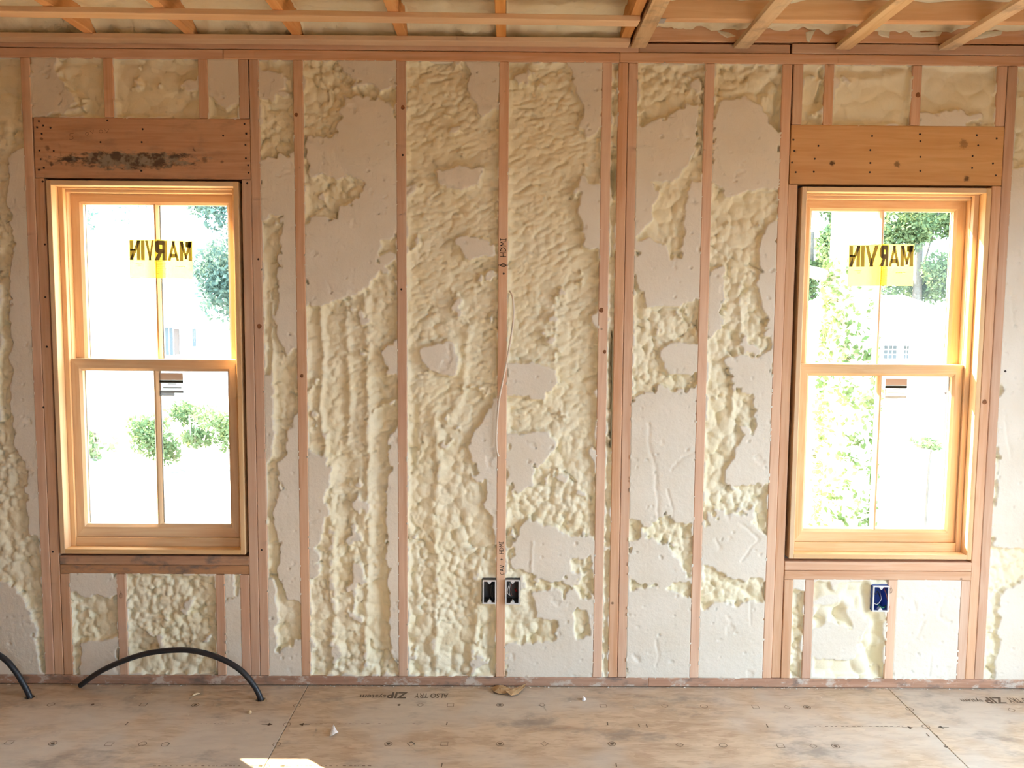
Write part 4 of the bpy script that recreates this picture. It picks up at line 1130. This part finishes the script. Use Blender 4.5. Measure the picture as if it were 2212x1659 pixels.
# --- scraps on the floor
def scrap(name, label, cat, outline, mat, lift, thick=.0012, seed=0, cup=0.0):
    """a curled flake: outline in photo pixels on the floor, raised and cupped"""
    rnd = random.Random(seed); P = [on_z(a, b) for a, b in outline]
    c = sum(P)/len(P); bm = bmesh.new()
    rings = []
    for s in (1.0, .72, .4):
        rings.append([(c[0]+(q[0]-c[0])*s, c[1]+(q[1]-c[1])*s, .0008+lift*(1-s*s)+cup*s*s*(.5+.5*math.sin(i*1.7+seed))+rnd.uniform(0, .25)*lift) for i, q in enumerate(P)])
    for dz in (0, thick):
        R = [[bm.verts.new((x, y, z+dz)) for x, y, z in r] for r in rings]; n = len(P)
        for k in range(2):
            for i in range(n): bm.faces.new((R[k][i], R[k][(i+1) % n], R[k+1][(i+1) % n], R[k+1][i]))
        bm.faces.new(R[2])
        if dz == 0: R0 = R
    n = len(P)
    for i in range(n): bm.faces.new((R0[0][i], R0[0][(i+1) % n], R[0][(i+1) % n], R[0][i]))
    o = bm_obj(name, bm, mat, smooth=False); recenter(o); tag(o, label, cat); return o
M['kraft'] = plain('brown_paper', lin(196, 158, 116), .8, .2, .18, 40); M['white_scrap'] = plain('white_scrap', lin(246, 242, 244), .6, .3, .05, 40)
M['chip'] = plain('pale_wood_chip', lin(232, 208, 170), .8, .2, .1, 60)
scrap('paper_scrap', 'rounded crumpled brown paper scrap at the foot of the middle stud', 'scrap', [(1062, 1492), (1072, 1485), (1086, 1484), (1098, 1488), (1104, 1494), (1096, 1500), (1080, 1501), (1068, 1499)], M['kraft'], .016, seed=1, cup=.006)
scrap('paper_scrap', 'pointed twisted brown paper scrap lying against the rounded one', 'scrap', [(1092, 1503), (1104, 1495), (1118, 1491), (1138, 1484), (1132, 1494), (1118, 1502), (1104, 1507)], M['kraft'], .014, seed=2, cup=.016)
scrap('plastic_scrap', 'white pointed plastic scrap lying on the floor boards', 'scrap', [(712, 1596), (713, 1588), (717, 1575), (721, 1573), (726, 1580), (731, 1583), (725, 1590), (717, 1597)], M['white_scrap'], .010, seed=3, cup=.012)
scrap('foam_chip', 'small white foam chip near the wall right of the brown scraps', 'scrap', [(1258, 1509), (1262, 1509), (1266, 1513), (1261, 1515), (1257, 1514)], M['white_scrap'], .012, seed=4)
scrap('wood_chip', 'thin pale splinter on the floor under the black arching tube', 'scrap', [(413, 1505), (418, 1501), (428, 1498), (432, 1499), (424, 1502), (416, 1505)], M['chip'], .006, seed=5)
scrap('wood_chip', 'tiny pale chip on the floor beside the hole of the long tube', 'scrap', [(536, 1540), (540, 1538), (544, 1540), (542, 1543), (537, 1543)], M['chip'], .010, seed=6)
# joist hanger bracket at the corner of the two ceiling systems
M['zinc'] = plain('galvanised_steel', lin(170, 172, 176), .35, .6)
bm = bmesh.new(); add_box(bm, .5395, .5415, -.30, -.215, 2.624, 2.72); add_box(bm, .5395, .585, -.278, -.2345, 2.6205, 2.6225)
o = bm_obj('joist_hanger', bm, M['zinc']); recenter(o); abs_parent(o, ceil)

# ================================================================== OUTSIDE
GZ = -.75
M['ground'] = plain('bare_soil', lin(106, 94, 80), .95, .05, .25, 3)
bm = bmesh.new(); add_box(bm, -70, 70, -60, 90, GZ-.4, GZ)
g = bm_obj('ground', bm, M['ground']); recenter(g); tag(g, 'bare sunlit ground outside the windows', kind='structure')
M['drive'] = plain('pale_gravel', lin(150, 144, 134), .95, .05, .15, 6)
bm = bmesh.new(); add_box(bm, -30, 30, .6, 40, GZ-.05, GZ+.02)
g = bm_obj('driveway', bm, M['drive']); recenter(g); tag(g, 'pale gravel drive in front of the windows', kind='structure')
def leaf_mat(name, a, b):
    t = NT(name); t.n.remove(t.b)
    oi = t.new('ShaderNodeTexCoord'); n = t.noise(oi.outputs['Object'], 2.2, 3)
    c = t.mix(t.rng(n, .3, .7), a, b)
    df = t.new('ShaderNodeBsdfDiffuse'); tl = t.new('ShaderNodeBsdfTranslucent'); t.l.new(c, df.inputs[0]); t.l.new(c, tl.inputs[0])
    mx = t.new('ShaderNodeMixShader'); mx.inputs[0].default_value = .3
    t.l.new(df.outputs[0], mx.inputs[1]); t.l.new(tl.outputs[0], mx.inputs[2]); t.l.new(mx.outputs[0], t.n['Material Output'].inputs[0]); return t.m
M['leafA'] = leaf_mat('leaf_bluegreen', lin(88, 112, 104), lin(118, 140, 128)); M['leafB'] = leaf_mat('leaf_green', lin(96, 118, 84), lin(130, 148, 108)); M['leafC'] = leaf_mat('leaf_ivy', lin(98, 122, 78), lin(142, 158, 106))
M['bark'] = plain('pale_bark', lin(196, 186, 172), .9, .1, .3, 12); M['barkD'] = plain('grey_bark', lin(128, 124, 118), .9, .1, .3, 12)
def leaves(name, mat, parent, gen, n, size, seed):
    rs = np.random.RandomState(seed); c = gen(rs, n)
    a = rs.normal(size=(n, 3)); a /= np.linalg.norm(a, axis=1)[:, None]; b = np.cross(a, rs.normal(size=(n, 3))); b /= np.linalg.norm(b, axis=1)[:, None]
    s = size*(.6+.8*rs.rand(n))[:, None]
    v = np.stack([c-a*s, c+b*s*.55, c+a*s, c-b*s*.55], 1).reshape(-1, 3)
    me = bpy.data.meshes.new(name); f = np.arange(n*4).reshape(-1, 4)
    me.vertices.add(n*4); me.vertices.foreach_set('co', v.astype('f').ravel()); me.loops.add(n*4); me.polygons.add(n)
    me.loops.foreach_set('vertex_index', f.ravel().astype('i')); me.polygons.foreach_set('loop_start', (np.arange(n)*4).astype('i')); me.update(calc_edges=True)
    o = link(name, me, mat); recenter(o); abs_parent(o, parent); tag(o, kind='stuff'); return o
def clumps(cs):
    cs = np.array(cs, float)
    def gen(rs, n):
        w = cs[:, 3]*cs[:, 4]*cs[:, 5]; k = rs.choice(len(cs), n, p=w/w.sum())
        d = rs.normal(size=(n, 3)); d /= np.linalg.norm(d, axis=1)[:, None]; r = rs.rand(n, 1)**.42
        return cs[k, :3]+d*r*cs[k, 3:6]
    return gen
def tree(label, x, y, trunk_h, trunk_r, crown, mat, n, size, seed, bark='barkD', limbs=()):
    root = empty('tree', (x, y, GZ)); tag(root, label, 'tree', 'trees outside the windows')
    bm = bmesh.new(); add_tube(bm, catmull([(x, y, GZ-.1), (x+.02, y, GZ+trunk_h*.4), (x-.03, y, GZ+trunk_h)], 6), lambda t: trunk_r*(1.15-.45*t), 10)
    for p in limbs: add_tube(bm, catmull(p[0], 6), lambda t, r=p[1]: r*(1-.6*t), 7)
    o = bm_obj('trunk', bm, M[bark], smooth=True); recenter(o); abs_parent(o, root)
    rs = random.Random(seed); cl = []
    cx, cy, cz, rx, ry, rz = crown
    for k in range(22):
        a = rs.uniform(0, 6.28); u = rs.uniform(-1, 1); q = math.sqrt(1-u*u)*rs.uniform(.45, 1)
        cl.append((cx+rx*q*math.cos(a), cy+ry*q*math.sin(a), cz+rz*u*.9, rx*.36, ry*.36, rz*.26))
    leaves('foliage', M[mat], root, clumps(cl), n, size, seed)
    return root
def at(px, py, d):          # d = distance beyond the wall
    return on_y(px, py, d)
q = at(530, 560, 13.0); tree('bluish leafy tree beside the house beyond the stained window', q[0], 13.0, 3.4, .13, (q[0], 13.0, q[2]+.5, 1.05, 1.0, 2.0), 'leafA', 11000, .052, 3)
q = at(1985, 545, 27.0); tree('broad green tree rising behind the hipped roof', q[0], 27.0, 5.6, .18, (q[0]+.15, 27.0, q[2]+.8, 2.2, 1.6, 2.6), 'leafB', 22000, .075, 4, limbs=[([(q[0], 27, q[2]-1.4), (q[0]+.3, 27, q[2]), (q[0]+.7, 27, q[2]+1.6)], .06)])
q = at(1752, 520, 24.0); tree('green tree behind the thick ivy trunk', q[0], 24.0, 5.0, .16, (q[0], 24.0, q[2]+.4, 1.1, 1.4, 2.4), 'leafB', 14000, .075, 5)
q = at(215, 560, 30.0); tree('thin distant tree over the street beyond the stained window', q[0], 30.0, 6.0, .12, (q[0]-.4, 30.0, q[2]+2.6, 1.9, 1.2, 1.4), 'leafA', 500, .10, 6, 'bark', limbs=[([(q[0], 30, q[2]), (q[0]+1.2, 30, q[2]+1.5), (q[0]+2.6, 30, q[2]+2.4)], .03)])
# ivy trunk
q0 = at(1826, 1050, 4.6); x = q0[0]
root = empty('ivy_tree', (x, 4.6, GZ)); tag(root, 'thick pale tree trunk wrapped in green ivy', 'tree')
bm = bmesh.new()
def trp(px, py): return tuple(at(px, py, 4.6))
add_tube(bm, catmull([(x, 4.6, GZ-.1), trp(1828, 1000), trp(1832, 800), trp(1840, 600), trp(1846, 455), trp(1850, 330), trp(1852, 180)], 8), lambda t: .215-.02*t, 16)
add_tube(bm, catmull([trp(1832, 640), trp(1790, 600), trp(1745, 585), trp(1690, 560)], 8), lambda t: .075-.03*t, 10)
o = bm_obj('trunk', bm, M['bark'], smooth=True); recenter(o); abs_parent(o, root)
def ivy(rs, n):
    pts = []
    while len(pts) < n:
        py = rs.uniform(560, 1150); a = rs.uniform(0, 6.28)
        dens = .25+.75*(perlin(np.array([a*1.3]), np.array([py*.012]), 5)[0] > -.08)
        if py < 640 and math.cos(a) > 0.1: dens *= .15
        if rs.rand() > dens: continue
        cx = on_y(1826+(1000-py)*.03, py, 4.6); r = .215+rs.rand()*.05+(.05 if py > 780 else 0)*rs.rand()
        pts.append((cx[0]+r*math.cos(a), 4.6+r*math.sin(a), cx[2]))
    return np.array(pts)
leaves('ivy_leaves', M['leafC'], root, ivy, 2300, .030, 8)
# bushes
def bush(label, px, py, d, rx, rz, n, mat, seed, size=.05):
    q = at(px, py, d); root = empty('bush', (q[0], d, GZ)); tag(root, label, 'bush', 'bushes outside the windows')
    rs = random.Random(seed); bm = bmesh.new()
    for k in range(7):
        u = rs.uniform(-1, 1); add_tube(bm, catmull([(q[0]+u*rx*.3, d, GZ-.02), (q[0]+u*rx*.6, d, q[2]-.1), (q[0]+u*rx, d+rs.uniform(-.2, .2), q[2]+rz*.7)], 5), .012, 5)
    o = bm_obj('stems', bm, M['bark']); recenter(o); abs_parent(o, root)
    cl = []
    for k in range(16):
        u = rs.uniform(-1, 1); cl.append((q[0]+u*rx*.85, d+rs.uniform(-.3, .3), q[2]+rs.uniform(-1, 1)*rz*(1-.55*abs(u)), rx*.28, .25, rz*.4))
    leaves('foliage', M[mat], root, clumps(cl), n, size, seed)
bush('loose green bush on the bare ground beyond the stained window', 420, 940, 8.6, .82, .42, 3600, 'leafB', 11, .035)
bush('small clipped bush at the edge of the bare ground beyond the stained window', 205, 975, 9.5, .16, .35, 260, 'leafB', 12)
bush('low tuft of green by the thin stake', 2005, 958, 11.0, .28, .07, 200, 'leafB', 13, .04)
# stake
q = at(2004, 1050, 5.0)
bm = bmesh.new(); add_tube(bm, [Vector((q[0]-.01, 5.0, GZ-.1)), Vector((q[0], 5.0, q[2]+.2)), Vector((q[0]+.015, 5.0, q[2]+.37))], lambda t: .016-.003*t, 8)
o = bm_obj('garden_stake', bm, M['barkD']); recenter(o); tag(o, 'thin grey stake standing in the bare ground', 'stake')
# houses
M['siding'] = plain('white_siding', lin(238, 238, 236), .7, .3, .05, 6); M['roof_g'] = plain('grey_roof_shingle', lin(176, 172, 176), .9, .1, .2, 20)
M['pane_d'] = plain('dark_window_pane', lin(92, 104, 110), .15, .6); M['shut'] = plain('grey_shutter', lin(124, 112, 106), .7, .2)
def house(label, xa, xb, y, zw, zr, ov, depth, wins, roofside):
    root = empty('house', ((xa+xb)/2, y, GZ)); tag(root, label, 'house', 'neighbouring houses')
    o = box('wall', xa, xb, y, y+depth, GZ, zw, M['siding'], root, .01)
    bm = bmesh.new(); n = int((zw-GZ)/.16)
    for i in range(n):
        z = GZ+i*.16; vs = [bm.verts.new(p) for p in ((xa, y-.022, z), (xb, y-.022, z), (xb, y-.006, z+.157), (xa, y-.006, z+.157), (xa, y-.001, z), (xb, y-.001, z))]
        bm.faces.new((vs[0], vs[1], vs[2], vs[3])); bm.faces.new((vs[4], vs[5], vs[1], vs[0]))
    o = bm_obj('clapboards', bm, M['siding']); recenter(o); abs_parent(o, root)
    bm = bmesh.new(); ins = roofside
    E = [bm.verts.new(p) for p in ((xa-ov, y-ov, zw-.05), (xb+ov, y-ov, zw-.05), (xb+ov, y+depth+ov, zw-.05), (xa-ov, y+depth+ov, zw-.05))]
    Rg = [bm.verts.new(p) for p in ((xa-ov+ins, y+depth/2, zr), (xb+ov-ins, y+depth/2, zr))]
    bm.faces.new((E[0], E[1], Rg[1], Rg[0])); bm.faces.new((E[2], E[3], Rg[0], Rg[1])); bm.faces.new((E[1], E[2], Rg[1])); bm.faces.new((E[3], E[0], Rg[0])); bm.faces.new(E[::-1])
    o = bm_obj('roof', bm, M['roof_g']); recenter(o); abs_parent(o, root)
    box('gutter', xa-ov, xb+ov, y-ov-.06, y-ov+.02, zw-.13, zw-.04, M['siding'], root, .01)
    for a, b, c, d, nx, nz in wins:
        f = box('window', a, b, y-.05, y-.01, c, d, M['siding'], root, .004)
        for i in range(nx):
            for j in range(nz):
                pw, ph = (b-a-.08)/nx, (d-c-.08)/nz
                box('pane', a+.04+i*pw+.015, a+.04+(i+1)*pw-.015, y-.062, y-.049, c+.04+j*ph+.015, c+.04+(j+1)*ph-.015, M['pane_d'], f, .002)
    return root
D2 = 16.6
a = at(1902, 779, D2); b = at(1938, 741, D2); c = at(1945, 779, D2); d_ = at(1966, 741, D2); e0 = at(1895, 742, D2-.4); e1 = at(2110, 738, D2); rg = at(1990, 662, D2+2.5)
xr = at(1700, 760, D2)[0]
house('white house with hipped grey roof and gridded window behind the ivy trunk', xr, e1[0]+1.2, D2, e0[2]+.08, rg[2]+.3, .35, 5.0, [(a[0], b[0]+.02, a[2], b[2], 3, 3), (c[0], d_[0], c[2], d_[2], 2, 3)], 2.2)
D3 = 21.5
a = at(356, 770, D3); b = at(378, 704, D3); c = at(414, 752, D3); d_ = at(428, 706, D3); e0 = at(200, 688, D3); e1 = at(530, 688, D3); rg = at(400, 640, D3+2.5)
h = house('white clapboard house with narrow shuttered windows beyond the stained window', e0[0]-2, e1[0]+1.5, D3, e0[2], rg[2]+.4, .3, 5.0, [(a[0], b[0], a[2], b[2], 2, 1), (c[0], d_[0], c[2], d_[2], 1, 1)], 1.0)
for px in (346, 383):
    q = at(px, 738, D3); box('shutter', q[0]-.07, q[0]+.07, D3-.07, D3-.03, q[2]-.38, q[2]+.38, M['shut'], h, .004)
# dark downspout box of the right-hand house seen at the sash edge
q = at(2044, 834, 12.0)
bm = bmesh.new(); add_box(bm, q[0]-.035, q[0]+.05, 11.97, 12.05, q[2]-.12, q[2]+.16); add_box(bm, q[0]-.055, q[0]-.035, 11.97, 12.05, q[2]-.13, q[2]-.09); add_box(bm, q[0]-.01, q[0]+.02, 11.99, 12.03, GZ, q[2]-.12)
o = bm_obj('meter_post', bm, M['shut']); recenter(o); tag(o, 'grey meter box on a thin post in the yard', 'meter box')
